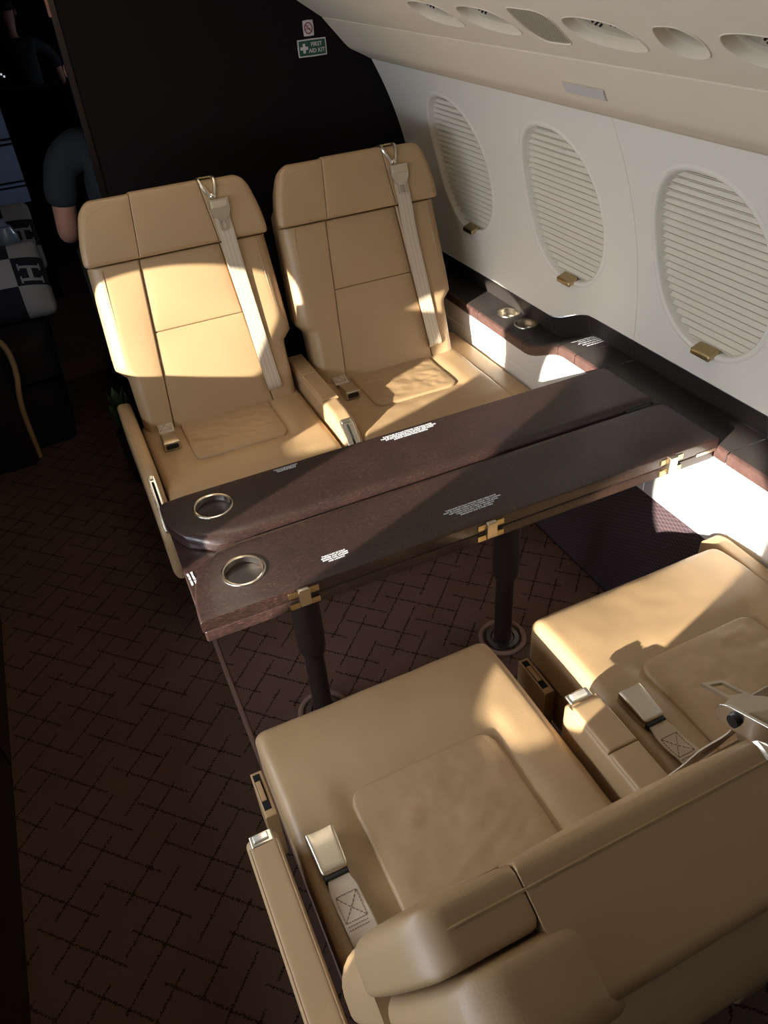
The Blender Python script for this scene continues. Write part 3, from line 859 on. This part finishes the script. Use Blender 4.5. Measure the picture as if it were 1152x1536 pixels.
    if not belt_out:
        path = smoothpath([Bp(bx+.012, .590, .027), Bp(bx+.016, .52, .026), Bp(bx+.021, .44, .016), Bp(bx+.030, .30, .014), Bp(bx+.042, .12, .012), Bp(bx+.047, .06, .012), Bp(bx+.049, .045, -.02)], 8)
    else:
        path = smoothpath([Bp(bx+.012, .655, .05), Bp(bx+.014, .63, .032), Bp(bx+.016, .56, .028), Bp(bx+.019, .50, .022), Bp(bx+.026, .38, .014), Bp(bx+.030, .33, .012), Bp(bx+.031, .315, -.02)], 8)
    v, f, uv = ribbon([Vector(p) for p in path], .046, .0022)
    v = np.array([tuple(p) for p in v])*fl_
    sb = obj('shoulder_belt', (v, f), belt_m, st, uv=uv, smooth=False)
    # metal guide at the top: base plate over the headrest edge, two wing arms, a stud
    def Bw(P): return B(P)
    guide = put('belt_guide', pad(.050, .040, .005, (.002,)*4, .001, (.008,)*4, warp=lambda P: Bw(np.stack([P[:, 0]+bx-.006, HT+.001+P[:, 2], .000-P[:, 1]], -1))), brass, sb)
    for sx in (-1, 1):
        put('guide_arm', tube(smoothpath([Bp(bx-.006+sx*.022, HT+.001, -.010), Bp(bx-.005+sx*.022, HT-.002, .012), Bp(bx-.003+sx*.019, HT-.018, .022), Bp(bx+.001+sx*.005, HT-.054, .023)], 4), .0055, 8), satin, sb)
    put('guide_stud', lathe([(0, 0), (.0075, 0), (.0075, .005), (.005, .007), (0, .0075)], 20, M=Matrix.Translation(Vector(Bp(bx+.001, HT-.050, .025))) @ Vector((0, cA, sA)).to_track_quat('Z', 'X').to_matrix().to_4x4()), chrome, sb)
    # tongue: plate with a window and a slotted blade
    def tongue(wp):
        outer = [(-.026, .0), (-.026, -.030), (-.019, -.044), (-.011, -.048), (-.010, -.076), (.010, -.076), (.011, -.048), (.019, -.044), (.026, -.030), (.026, .0)]
        V = []; F = []
        n = len(outer)
        for z in (0, .0035):
            for x, y in outer: V.append((x, y, z))
        F = [tuple(range(n)), tuple(range(2*n-1, n-1, -1))]+[(i, (i+1) % n, n+(i+1) % n, n+i) for i in range(n)]
        return (wp(np.array(V)), F)
    def slotcut(wp, x0, x1, y0, y1):
        V = [(x, y, z) for z in (-.01, .02) for x, y in ((x0, y0), (x1, y0), (x1, y1), (x0, y1))]
        F = [(0, 1, 2, 3), (7, 6, 5, 4), (0, 1, 5, 4), (1, 2, 6, 5), (2, 3, 7, 6), (3, 0, 4, 7)]
        return (wp(np.array(V, float))*fl_, F)
    if not belt_out:
        wp = lambda P: B(np.stack([P[:, 0]*1.12+bx+.012, .628+P[:, 1]*1.12, .0305+P[:, 2]], -1))
    else:
        def wp(P):   # lies out over the front edge of the headrest
            o = np.array(Bp(bx+.0, HT+.012, .010)); 
            ex = np.array([.95, -.30*1, 0.]); ey = -np.array([-.28, .93, -.10]); ez = np.array([0, .10, .99])
            ex /= np.linalg.norm(ex); ey /= np.linalg.norm(ey)
            return o+P[:, :1]*ex+P[:, 1:2]*ey+P[:, 2:]*ez
    tg = put('belt_tongue', tongue(wp), satin, sb, smooth=False)
    cut(tg, slotcut(wp, -.0065, .0065, -.072, -.053))
    # folded webbing across the tongue
    put('tongue_webbing', pad(.044, .018, .010, (.004,)*4, .002, warp=lambda P: wp(np.stack([P[:, 0], P[:, 1]-.022, P[:, 2]], -1))), mat('belt_fold', (188, 172, 146), .8), sb)
    if belt_out:
        def wq(P):
            Q = P.copy(); Q[:, 0] = P[:, 0]*.0+P[:, 2]-.032; Q[:, 1] = P[:, 1]-.040; Q[:, 2] = P[:, 0]
            return wp(Q)
        put('bolt_plate', pad(.026, .052, .004, (.001,)*4, .001, (.012, .012, .004, .004), warp=wq), chrome, sb)
        c_ = wp(np.array([[-.034, -.020, .002]]))[0]
        put('bolt_head', lathe([(0, -.003), (.006, -.003), (.006, .002), (0, .003)], 18, M=Matrix.Translation(Vector(c_)) @ Matrix.Rotation(PI/2, 4, 'Y')), black, sb)
    # ---- lap belt buckle on the -x side
    bxx, by = -.214, .125
    if fy < 0: bxx, by = -.192, .105
    zc_ = CT+.001
    lb_path = smoothpath([(bxx+.006, -.055, CT-.008), (bxx+.004, -.01, CT+.014), (bxx+.002, .03, CT+.009), (bxx, .085 if fy > 0 else .05, CT+.012)], 8)
    v, f, uv = ribbon([Vector(p) for p in lb_path], [.046]*(len(lb_path)-5)+[.042, .038, .036, .036, .036], .0035)
    v = np.array([tuple(p) for p in v])*fl_
    lb = obj('lap_belt', (v, f), mat('lap_webbing', (190, 172, 150), .8, bump=(300, .2)), st, uv=uv, smooth=False)
    def bw(P):
        Q = P.copy()
        taper = 1.0+.10*(Q[:, 1]/.075-.5)*1.2
        Q[:, 0] = Q[:, 0]*taper
        Q[:, 2] = Q[:, 2]*(.80+.35*Q[:, 1]/.075)
        return np.stack([Q[:, 0]+bxx-.001, Q[:, 1]+by-.045, CT+.002+Q[:, 2]], -1)
    bk = put('buckle', pad(.048, .074, .026, (.006, .006, .006, .003), .003, (.008, .008, .004, .004), (8, 10), hf=lambda X, Y: -.004*np.clip((Y-.045)/.03, 0, 1)**2*(1-(X/.03)**2), warp=bw), satin, lb)
    put('buckle_opening', pad(.038, .017, .003, (.002,)*4, .001, (.006,)*4, (6, 2), warp=lambda P: np.stack([P[:, 0]+bxx-.001, by+.0275+P[:, 2], CT+.0065+P[:, 1]], -1)), black, lb)
    put('buckle_pivot', box(bxx-.021, bxx+.019, by-.052, by-.044, CT+.003, CT+.018, r=.002), black, lb)
    # stitched box with a cross
    S_ = []
    y0s, y1s = (by-.125, by-.080)
    zs = lambda y: float(np.interp(y, [p.y for p in lb_path], [p.z for p in lb_path]))+.0026
    def seg(a, b):
        n_ = 8
        for i in range(n_):
            p = [a[j]+(b[j]-a[j])*(i+.15)/n_ for j in (0, 1)]; q = [a[j]+(b[j]-a[j])*(i+.8)/n_ for j in (0, 1)]
            S_.append(tube([(p[0], p[1], zs(p[1])), (q[0], q[1], zs(q[1]))], .0006, 4))
    xa, xb = bxx-.016, bxx+.018
    for a, b in (((xa, y0s), (xb, y0s)), ((xa, y1s), (xb, y1s)), ((xa, y0s), (xa, y1s)), ((xb, y0s), (xb, y1s)), ((xa, y0s), (xb, y1s)), ((xb, y0s), (xa, y1s)), ((xa, y0s-.006), (xb, y0s-.006)), ((xa, y0s-.011), (xb, y0s-.011))): seg(a, b)
    put('stitching', join(*S_), stitch_m, lb, smooth=False)
    # ---- armrests
    for (x0, x1, kind) in arms:
        zt_ = .512
        if kind == 'long':          # forward seats: rounded nose with a slotted metal strip
            ya, yb = -.165, .305
            xm = (x0+x1)/2; hw = (x1-x0)/2
            def nose(P):
                Q = P.copy()
                tq = np.clip((Q[:, 1]-.25)/.20, 0, 1)
                Q[:, 2] = Q[:, 2]-.16*tq**1.6
                Q[:, 0] = Q[:, 0]
                tr_ = np.clip((-.06-Q[:, 1])/.12, 0, 1)
                return Q
            ar = put('armrest', box(x0, x1, ya, .43, .36, zt_, r=(.016, .016, .04, .03), rc=(.018, .018, .02, .02), n=(8, 34), rb=.01, warp=nose), leather)
            zf = lambda y: zt_-.16*np.clip((y-.25)/.20, 0, 1)**1.6
            def mp_(P):
                y = P[:, 1]+.295
                return np.stack([P[:, 0]+xm, y, zf(y)+P[:, 2]+.0005], -1)
            put('metal_strip', pad(2*hw-.022, .125, .004, (.003, .003, .003, .003), .001, (.008,)*4, (6, 14), warp=mp_), chrome, ar)
            put('strip_slot', pad(.007, .105, .0012, (.0005,)*4, .0003, (.003,)*4, (2, 14), warp=lambda P: mp_(np.stack([P[:, 0], P[:, 1]+.018, P[:, 2]+.0040], -1))), darkgap, ar)
            put('strip_pull', pad(2*hw-.032, .012, .004, (.002,)*4, .0005, (.003,)*4, (4, 3), warp=lambda P: mp_(np.stack([P[:, 0], P[:, 1]+.002, P[:, 2]+.0035], -1))), satin, ar)
            if hw > .028:
                put('armrest_lid', box(x0+.004, x1-.004, .0, .185, zt_-.004, zt_+.006, r=.004, n=(4, 8)), leather, ar)
                put('armrest_lid', box(x0+.003, x1-.003, -.15, -.0015, zt_-.004, zt_+.005, r=.004, n=(4, 8)), leather, ar)
        else:                        # aft seats: square arm with a metal latch on its front end
            ya, yb = -.30, .181
            ar = put('armrest', box(x0, x1, ya, yb, .30, .505, r=(.010, .010, .02, .014 if kind == 'outer' else .035), rc=(.01, .01, .012, .012) if kind == 'outer' else (.01, .01, .026, .026), n=(6, 20), rb=.008), leather)
            if kind == 'mid':
                put('armrest_lid', box(x0+.003, x1-.003, yb-.135, yb-.026, .499, .512, r=(.006, .006, .004, .012), rc=(0, 0, .012, .012), n=(6, 8)), leather, ar)
                put('armrest_lid', box(x0+.003, x1-.003, -.26, yb-.137, .499, .511, r=(.006, .006, .004, .004), n=(6, 8)), leather, ar)
            xm = (x0+x1)/2
            hw = (x1-x0)/2
            put('latch_plate', box(xm-hw*.72, xm+hw*.72, yb-.022, yb+.001, .4995, .5065, r=.003, rc=(.004,)*4), chrome, ar)
            put('latch_button', box(xm-hw*.5, xm+hw*.45, yb-.016, yb-.004, .506, .5105, r=.002), bulb_m, ar)
            for sx in (x0+.004, x1-.004):
                put('armrest_piping', tube([(sx, ya+.02, .503), (sx, yb-.02, .503)], .0016, 6), leather, ar)
    if shroud:
        x0, x1 = shroud
        put('side_shroud', box(x0, x1, -.20, .475, .22, .435, r=(.012, .012, .03, .05), rc=(0, 0, .015, .015), n=(4, 14), rb=.01), leather)
    return st
GF, GA = 'aft facing seats by the bulkhead', 'seats nearest the viewer'
make_seat(.340, 2.12, -1, 'tan leather aisle seat against the bulkhead, sunlit across its backrest', GF, [(-.305, -.262, 'long')], None, True)
make_seat(.918, 2.12, -1, 'tan leather window seat against the bulkhead beside the side ledge', GF, [(-.318, -.257, 'long')], (.262, .340), True)
make_seat(.321, .517, 1, 'near tan leather aisle seat with its backrest filling the lower right', GA, [(-.331, -.278, 'outer')], None, True, belt_out=True)
make_seat(.946, .515, 1, 'near tan leather window seat with a sunlit cushion beside the white panel', GA, [(-.352, -.284, 'mid')], (.266, .312), True)

# ================================================================ SIGNS
def sgn_board(name, x0, x1, z0, z1, label, m, r):
    e_ = empty(name, ((x0+x1)/2, YF, (z0+z1)/2), label, 'sign')
    w, h = x1-x0, z1-z0
    obj('sign_plate', pad(w, h, .002, (.0004,)*4, .0002, (r,)*4, (2, 2), warp=lambda P: np.stack([P[:, 0], -P[:, 2], P[:, 1]-h/2], -1)), m, e_, smooth=False)
    return e_, w, h
e1, w, h = sgn_board('first_aid_sign', .934, 1.035, 1.306, 1.357, 'green and white first aid kit sign on the dark bulkhead', signw_m, .004)
obj('green_field', pad(w-.008, h-.008, .0006, (.0001,)*4, 0, (.002,)*4, (2, 2), warp=lambda P: np.stack([P[:, 0], -.002-P[:, 2], P[:, 1]-(h-.008)/2], -1)), green_m, e1, smooth=False)
cxs = -.0285
cr_ = [(-.0045, .0135), (.0045, .0135), (.0045, .0045), (.0135, .0045), (.0135, -.0045), (.0045, -.0045), (.0045, -.0135), (-.0045, -.0135), (-.0045, -.0045), (-.0135, -.0045), (-.0135, .0045), (-.0045, .0045)]
obj('white_cross', ([(cxs+x_, -.0028-q, z_) for q in (0, .0003) for x_, z_ in cr_], [tuple(range(12)), tuple(range(23, 11, -1))]+[(i, (i+1) % 12, 12+(i+1) % 12, 12+i) for i in range(12)]), signw_m, e1, smooth=False)
text('FIRST', .0165, signw_m, e1, (.0155, -.0027, .0090), (1, 0, 0), (0, 0, 1), bold=.0003)
text('AID KIT', .0165, signw_m, e1, (.0150, -.0027, -.0090), (1, 0, 0), (0, 0, 1), bold=.0003)
e2, w, h = sgn_board('no_smoking_sign', .9595, .9965, 1.364, 1.409, 'small white no smoking sign above the first aid sign', signw_m, .005)
ring = [(.0130*math.cos(a*PI/20), -.0024, .0150*math.sin(a*PI/20)) for a in range(40)]
obj('red_ring', tube(ring, .0015, 6, closed=True), signr_m, e2)
obj('red_slash', tube([(-.0095, -.0026, .0105), (.0095, -.0026, -.0105)], .0015, 6), signr_m, e2)
obj('cigarette_symbol', tube([(-.0085, -.0023, -.0030), (.0075, -.0023, -.0015)], .0009, 6), black, e2)
obj('smoke_symbol', tube(smoothpath([(.0005, -.0023, .006), (.003, -.0023, .0085), (.0055, -.0023, .0065), (.0075, -.0023, .0085)], 4), .0005, 5), black, e2)
# lens on the valance
du = Vector((.034, 0, -.038)).normalized(); dn = Vector((-.038, 0, -.034)).normalized()
ls = empty('call_light', (1.0868, 1.423, 1.3468), 'narrow blank light lens set in the valance between two windows', 'light')
def lens_slab(hy, hs, d0, d1, skew):
    V = []
    for d in (d0, d1):
        for y, s in ((hy+skew, -hs), (-hy+skew, -hs), (-hy-skew, hs), (hy-skew, hs)):
            p = du*s+dn*d; V.append((p.x, y, p.z))
    return V, [(0, 1, 2, 3), (7, 6, 5, 4), (0, 1, 5, 4), (1, 2, 6, 5), (2, 3, 7, 6), (3, 0, 4, 7)]
obj('lens_frame', lens_slab(.069, .0165, -.004, .0015, -.006), recess_m, ls, smooth=False)
obj('lens', lens_slab(.0665, .0140, .0012, .0026, -.006), lens_m, ls, smooth=False)

# ================================================================ LEFT SIDE AND FORWARD COMPARTMENT (dark)
cb = empty('credenza', (-.65, .2, 0), 'low dark lacquered cabinet along the left edge of the carpet', 'cabinet')
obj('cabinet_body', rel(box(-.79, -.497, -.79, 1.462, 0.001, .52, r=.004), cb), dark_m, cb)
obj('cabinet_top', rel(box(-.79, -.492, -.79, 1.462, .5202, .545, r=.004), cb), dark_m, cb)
cb2 = empty('sun_blocker', (-.65, 1.9, 0), 'unseen dark block left of the aisle, added to shape the sun patches', 'cabinet')  # unseen block, sized so its shadow trims the sun on the forward seats
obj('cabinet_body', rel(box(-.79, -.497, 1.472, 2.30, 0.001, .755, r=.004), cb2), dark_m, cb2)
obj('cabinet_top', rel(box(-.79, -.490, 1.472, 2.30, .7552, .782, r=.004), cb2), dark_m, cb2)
obj('blocker_upper', rel(box(-.520, -.490, 1.472, 1.745, .7825, 1.003, r=.004), cb2), dark_m, cb2)  # thin upper part added to block sun from the forward seat backs

# unseen openings added to bring daylight into the forward compartment and the cockpit
def bigoval(yc, zc, hy, hz):
    n = 40; V = []
    for x in (1.0, 1.6):
        for i in range(n): V.append((x, yc+hy*math.cos(2*PI*i/n), zc+hz*math.sin(2*PI*i/n)))
    return V, [tuple(range(n)), tuple(range(2*n-1, n-1, -1))]+[(i, (i+1) % n, n+(i+1) % n, n+i) for i in range(n)]
cut(wr4, bigoval(4.15, WZ, .085, .11), bigoval(7.9, 1.02, .07, .06))

dv = empty('divan', (-.5, 3.8, 0), 'dark fabric divan in the shadowed compartment beyond the doorway', 'sofa')
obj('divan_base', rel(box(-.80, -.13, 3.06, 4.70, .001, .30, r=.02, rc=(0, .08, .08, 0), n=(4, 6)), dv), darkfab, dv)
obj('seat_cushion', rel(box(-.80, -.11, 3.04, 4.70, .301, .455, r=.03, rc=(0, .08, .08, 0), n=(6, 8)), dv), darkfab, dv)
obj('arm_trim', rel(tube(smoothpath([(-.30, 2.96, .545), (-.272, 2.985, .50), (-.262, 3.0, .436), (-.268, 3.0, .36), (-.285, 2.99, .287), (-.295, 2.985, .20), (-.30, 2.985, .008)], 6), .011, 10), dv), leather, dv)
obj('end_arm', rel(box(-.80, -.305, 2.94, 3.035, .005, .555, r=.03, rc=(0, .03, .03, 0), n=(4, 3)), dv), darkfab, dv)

chk = mat('checked_wool', (172, 170, 170), .95, bump=(300, .2))
k = NB(chk)
tc = k.n('ShaderNodeTexCoord'); sp = k.n('ShaderNodeSeparateXYZ'); k.link(tc.outputs['Object'], sp.inputs[0])
cx_ = k.math('FLOOR', k.math('DIVIDE', k.math('ADD', sp.outputs[0], 1.15), .115)); cy_ = k.math('FLOOR', k.math('DIVIDE', k.math('ADD', sp.outputs[1], 1.15+.010), .115))
par = k.math('FRACT', k.math('MULTIPLY', k.math('ADD', k.math('ADD', cx_, cy_), 1.0), .5))
mixn = k.n('ShaderNodeMix', data_type='RGBA'); k.link(k.math('GREATER_THAN', par, .25), mixn.inputs[0])
mixn.inputs[6].default_value = (*lin((142, 140, 142)), 1); mixn.inputs[7].default_value = (*lin((17, 20, 34)), 1)
k.link(mixn.outputs[2], k.b.inputs['Base Color'])
def pillow(x, y, z, tilt, rz, label, squares):
    w, h, t = .46, .30, .05
    pf = lambda X, Y: .065*np.clip(1-(2*X/w)**4, 0, 1)*np.clip(1-(2*Y/h-1)**2, 0, 1)**.7
    P, F = pad(w, h, t, (.02,)*4, .02, (.03,)*4, (20, 16), pf)
    p = obj('checked_pillow', (P, F), chk); tag(p, label, 'pillow', 'checked pillows on the divan')
    Mr = Matrix.Rotation(rz, 4, 'Z') @ Matrix.Rotation(tilt, 4, 'X')
    Mr.translation = Vector((x, y, z)); p.matrix_world = Mr
    # piped border and the letter H in its navy squares
    for cx, cy in squares:
        rects = [(-.040, .040, .020, .031), (-.040, .040, -.031, -.020), (-.008, .008, -.020, .020), (-.040, -.034, .012, .039), (.034, .040, .012, .039), (-.040, -.034, -.039, -.012), (.034, .040, -.039, -.012)]
        vs = []
        for a, b, c, d in rects:
            gx = np.linspace(cx+a, cx+b, 6); gy = np.linspace(cy+c, cy+d, 3); X, Y = np.meshgrid(gx, gy)
            Z = t+pf(X, Y)+.0015
            V = np.stack([X, Y, Z], -1).reshape(-1, 3)
            vs.append((V, [(j*6+i, j*6+i+1, j*6+i+7, j*6+i+6) for j in range(2) for i in range(5)]))
        obj('letter_h', join(*vs), grey_m, p, smooth=False)
    return p
pillow(-.275, 3.27, .462, math.radians(52), 0, 'checked navy and grey pillow with a letter H, nearest in the dark compartment', [(.1725, .1625-.01)])
pillow(-.265, 3.86, .462, math.radians(66), 0, 'checked navy and grey pillow with a letter H, farther back by the pale cabinet', [(.1725, .1625-.01)])
bt = empty('water_bottle', (-.155, 3.64, .457), 'pale plastic bottle standing between the two checked pillows', 'bottle')
obj('bottle_body', lathe([(0, 0), (.045, 0), (.052, .006), (.052, .21), (.048, .245), (.03, .283), (.0, .285)], 24), bottle_m, bt)
obj('cap', lathe([(0, .2855), (.018, .2855), (.018, .312), (0, .313)], 20), bottle_m, bt)

gc = empty('galley_cabinet', (-.4, 4.95, 0), 'pale blue lit drawer cabinet at the far end of the dark compartment', 'cabinet')
obj('cabinet_body', rel(box(-.78, -.012, 4.815, 5.2, .001, 1.30, r=.004), gc), dark_m, gc)
for z0, z1 in ((.552, .628), (.640, .652), (.664, .838), (.850, .862), (.874, 1.05), (1.062, 1.27)):
    obj('drawer_front', rel(box(-.775, -.015, 4.797, 4.8145, z0, z1, r=.004), gc), blue_m, gc)

# small leafy plant behind the aisle seat
pt = empty('potted_plant', (.055, 2.62, 0), 'small green leafy plant on the floor behind the aisle seat', 'plant')
obj('pot', lathe([(0, .001), (.032, .001), (.045, .22), (.042, .22), (.040, .21), (0, .208)], 20), pot_m, pt)
rp = random.Random(3)
for i in range(26):
    a = rp.uniform(0, 2*PI); el = rp.uniform(.5, 1.4); L = rp.uniform(.09, .22)
    base = Vector((0, 0, .208)); tip = base+Vector((math.cos(a)*math.cos(el)*.45, math.sin(a)*math.cos(el)*.45, math.sin(el)))*L
    d = (tip-base).normalized(); sd = d.cross(Vector((0, 0, 1))).normalized()*.016
    up_ = sd.cross(d).normalized()*.006
    m1 = base+(tip-base)*.55; m2 = base+(tip-base)*.8
    V = [base, m1+sd, m1+up_, m1-sd, m2+sd*.8, m2+up_, m2-sd*.8, tip-Vector((0, 0, .01))]
    obj('leaf', ([tuple(v) for v in V], [(0, 1, 2), (0, 2, 3), (1, 4, 5, 2), (2, 5, 6, 3), (4, 7, 5), (5, 7, 6)]), leaf_m, pt, smooth=False)

# ---- people
def skinned(name, verts, edges, m, parent=None, root=0, sub=2):
    me = bpy.data.meshes.new(name)
    me.from_pydata([v[:3] for v in verts], edges, [])
    o = bpy.data.objects.new(name, me); COL.objects.link(o)
    md = o.modifiers.new('s', 'SKIN'); md.use_smooth_shade = True
    sv = me.skin_vertices[0].data
    for i, v in enumerate(verts):
        r = v[3]; sv[i].radius = (r, r) if not isinstance(r, tuple) else r
        sv[i].use_root = (i == root)
    sm = o.modifiers.new('d', 'SUBSURF'); sm.levels = sub; sm.render_levels = sub
    bpy.context.view_layer.update()
    nm = bpy.data.meshes.new_from_object(o.evaluated_get(bpy.context.evaluated_depsgraph_get()))
    o.modifiers.clear(); o.data = nm; nm.materials.clear(); nm.materials.append(m); nm.shade_smooth()
    if parent: o.parent = parent
    return o
def person(loc, rz, label, arm_out=.0):
    """seated figure facing +y, hips at the origin height .52; local metres"""
    p = empty('person', loc, label, 'person')
    V = [(0, 0, .53, .125), (0, -.02, .66, .13), (0, -.03, .80, .135), (0, -.02, .95, .14), (0, -.01, 1.05, .11), (0, .0, 1.12, .055), (0, .015, 1.18, .055), (0, .03, 1.25, .082), (0, .035, 1.33, .088), (0, .03, 1.39, .06)]
    E = [(i, i+1) for i in range(9)]
    n = len(V)
    for s in (-1, 1):
        b = len(V)
        V += [(s*.125, -.01, 1.05, .065), (s*.195, -.01, 1.035, .058), (s*(.235+arm_out), -.015, .90, .049), (s*(.255+arm_out), -.005, .765, .042), (s*(.24+arm_out*.6), .13, .735, .036), (s*.18, .26, .73, .027), (s*.165, .30, .728, .030), (s*.155, .345, .722, .026)]
        E += [(4, b), (b, b+1), (b+1, b+2), (b+2, b+3), (b+3, b+4), (b+4, b+5), (b+5, b+6), (b+6, b+7)]
        for f in range(4):                          # fingers curled over the thigh
            c = len(V); fx = s*(.178-.017*f)
            V += [(fx, .372, .716, .0095), (fx-s*.002, .40, .702, .0085), (fx-s*.003, .415, .684, .0075)]
            E += [(b+7, c), (c, c+1), (c+1, c+2)]
        c = len(V); V += [(s*.135, .315, .722, .010), (s*.118, .34, .712, .009), (s*.112, .36, .70, .008)]
        E += [(b+6, c), (c, c+1), (c+1, c+2)]
        b = len(V)
        V += [(s*.10, .02, .53, .095), (s*.115, .22, .55, .085), (s*.12, .42, .56, .066), (s*.12, .46, .50, .060), (s*.12, .44, .28, .055), (s*.12, .42, .11, .040), (s*.12, .44, .045, .040), (s*.125, .56, .032, .034)]
        E += [(0, b), (b, b+1), (b+1, b+2), (b+2, b+3), (b+3, b+4), (b+4, b+5), (b+5, b+6), (b+6, b+7)]
    body = skinned('body', V, E, skin_m, p)
    # nose, eyes, mouth and ears on the head
    obj('nose', lathe([(0, .125), (.008, .118), (.014, .105), (.012, .09), (0, .088)], 10, (0, .0, 0), M=Matrix.Translation((0, .108, 1.19))), skin_m, p)
    for s in (-1, 1):
        obj('eye', lathe([(0, -.010), (.008, -.006), (.010, 0), (.008, .006), (0, .010)], 12, (s*.032, .108, 1.325)), black, p)
        obj('ear', lathe([(0, -.028), (.010, -.016), (.013, 0), (.010, .018), (0, .028)], 10, (s*.088, .02, 1.30)), skin_m, p)
    obj('mouth', tube([(-.022, .106, 1.245), (0, .112, 1.243), (.022, .106, 1.245)], .004, 6), mat('lip', (150, 84, 78), .5), p)
    # tee: trunk and sleeves
    T_ = [(0, 0, .53, .150), (0, -.02, .66, .152), (0, -.03, .80, .156), (0, -.02, .95, .160), (0, -.01, 1.06, .118), (0, .0, 1.10, .066)]
    Et = [(i, i+1) for i in range(5)]
    for s in (-1, 1):
        b = len(T_)
        T_ += [(s*.125, -.01, 1.055, .082), (s*.20, -.01, 1.035, .074), (s*(.232+arm_out), -.015, .94, .068), (s*(.242+arm_out), -.015, .86, .066)]
        Et += [(4, b), (b, b+1), (b+1, b+2), (b+2, b+3)]
    skinned('tee_shirt', T_, Et, shirt_m, p)
    J = [(0, 0, .50, .150)]; Ej = []
    for s in (-1, 1):
        b = len(J)
        J += [(s*.10, .03, .53, .112), (s*.115, .22, .55, .100), (s*.12, .43, .56, .080), (s*.12, .47, .50, .074), (s*.12, .45, .28, .072), (s*.12, .43, .12, .068)]
        Ej += [(0, b), (b, b+1), (b+1, b+2), (b+2, b+3), (b+3, b+4), (b+4, b+5)]
    skinned('trousers', J, Ej, jeans_m, p)
    for s in (-1, 1):
        obj('shoe', box(s*.125-.045, s*.125+.045, .36, .62, .002, .085, r=.03, rc=(.03, .03, .04, .04), n=(4, 6)), black, p)
    Hh = [(0, -.005, 1.30, .092), (0, .005, 1.36, .096), (0, .02, 1.405, .070)]
    skinned('hair', Hh, [(0, 1), (1, 2)], hair_m, p)
    p.rotation_euler = (0, 0, rz)
    return p
person((.335, 3.25, .0), 0, 'person in a dark tee with a bare elbow, half hidden by the bulkhead')
person((.25, 8.15, -.06), math.radians(8), 'person seen from behind, seated far forward in the dark cockpit', .05)
def plain_seat(x, y, z, label):
    s_ = empty('dark_seat', (x, y, 0), label, 'seat', 'dark seats under the two people')
    obj('seat_base', box(-.22, .22, -.22, .26, .005, .30+z, r=.02), darkfab, s_)
    obj('seat_cushion', box(-.25, .25, -.24, .30, .301+z, .372+z, r=.03, n=(4, 4)), darkfab, s_)
    obj('backrest', box(-.25, .25, -.36, -.245, .30+z, .80+z, r=.03, n=(4, 3)), darkfab, s_)
plain_seat(.335, 3.25, 0, 'dark seat behind the bulkhead carrying the person in the tee')
plain_seat(.25, 8.15, -.06, 'dark pilot seat carrying the person in the far cockpit')
ip = empty('instrument_panel', (.3, 9.0, 0), 'black cockpit panel with a few tiny lit indicators far forward', 'panel')
obj('panel_body', box(-.9, .7, -.1, .05, .3, .95, r=.01), black, ip)
led = bpy.data.materials.new('indicator'); led.use_nodes = True
led.node_tree.nodes['Principled BSDF'].inputs['Emission Color'].default_value = (.8, .9, 1, 1)
led.node_tree.nodes['Principled BSDF'].inputs['Emission Strength'].default_value = .6
for x, z in ((-.26, .80), (-.2, .72), (-.22, .74), (.12, .86)):
    obj('indicator_light', box(x-.008, x+.008, -.106, -.1, z-.008, z+.008, r=.002), led, ip)
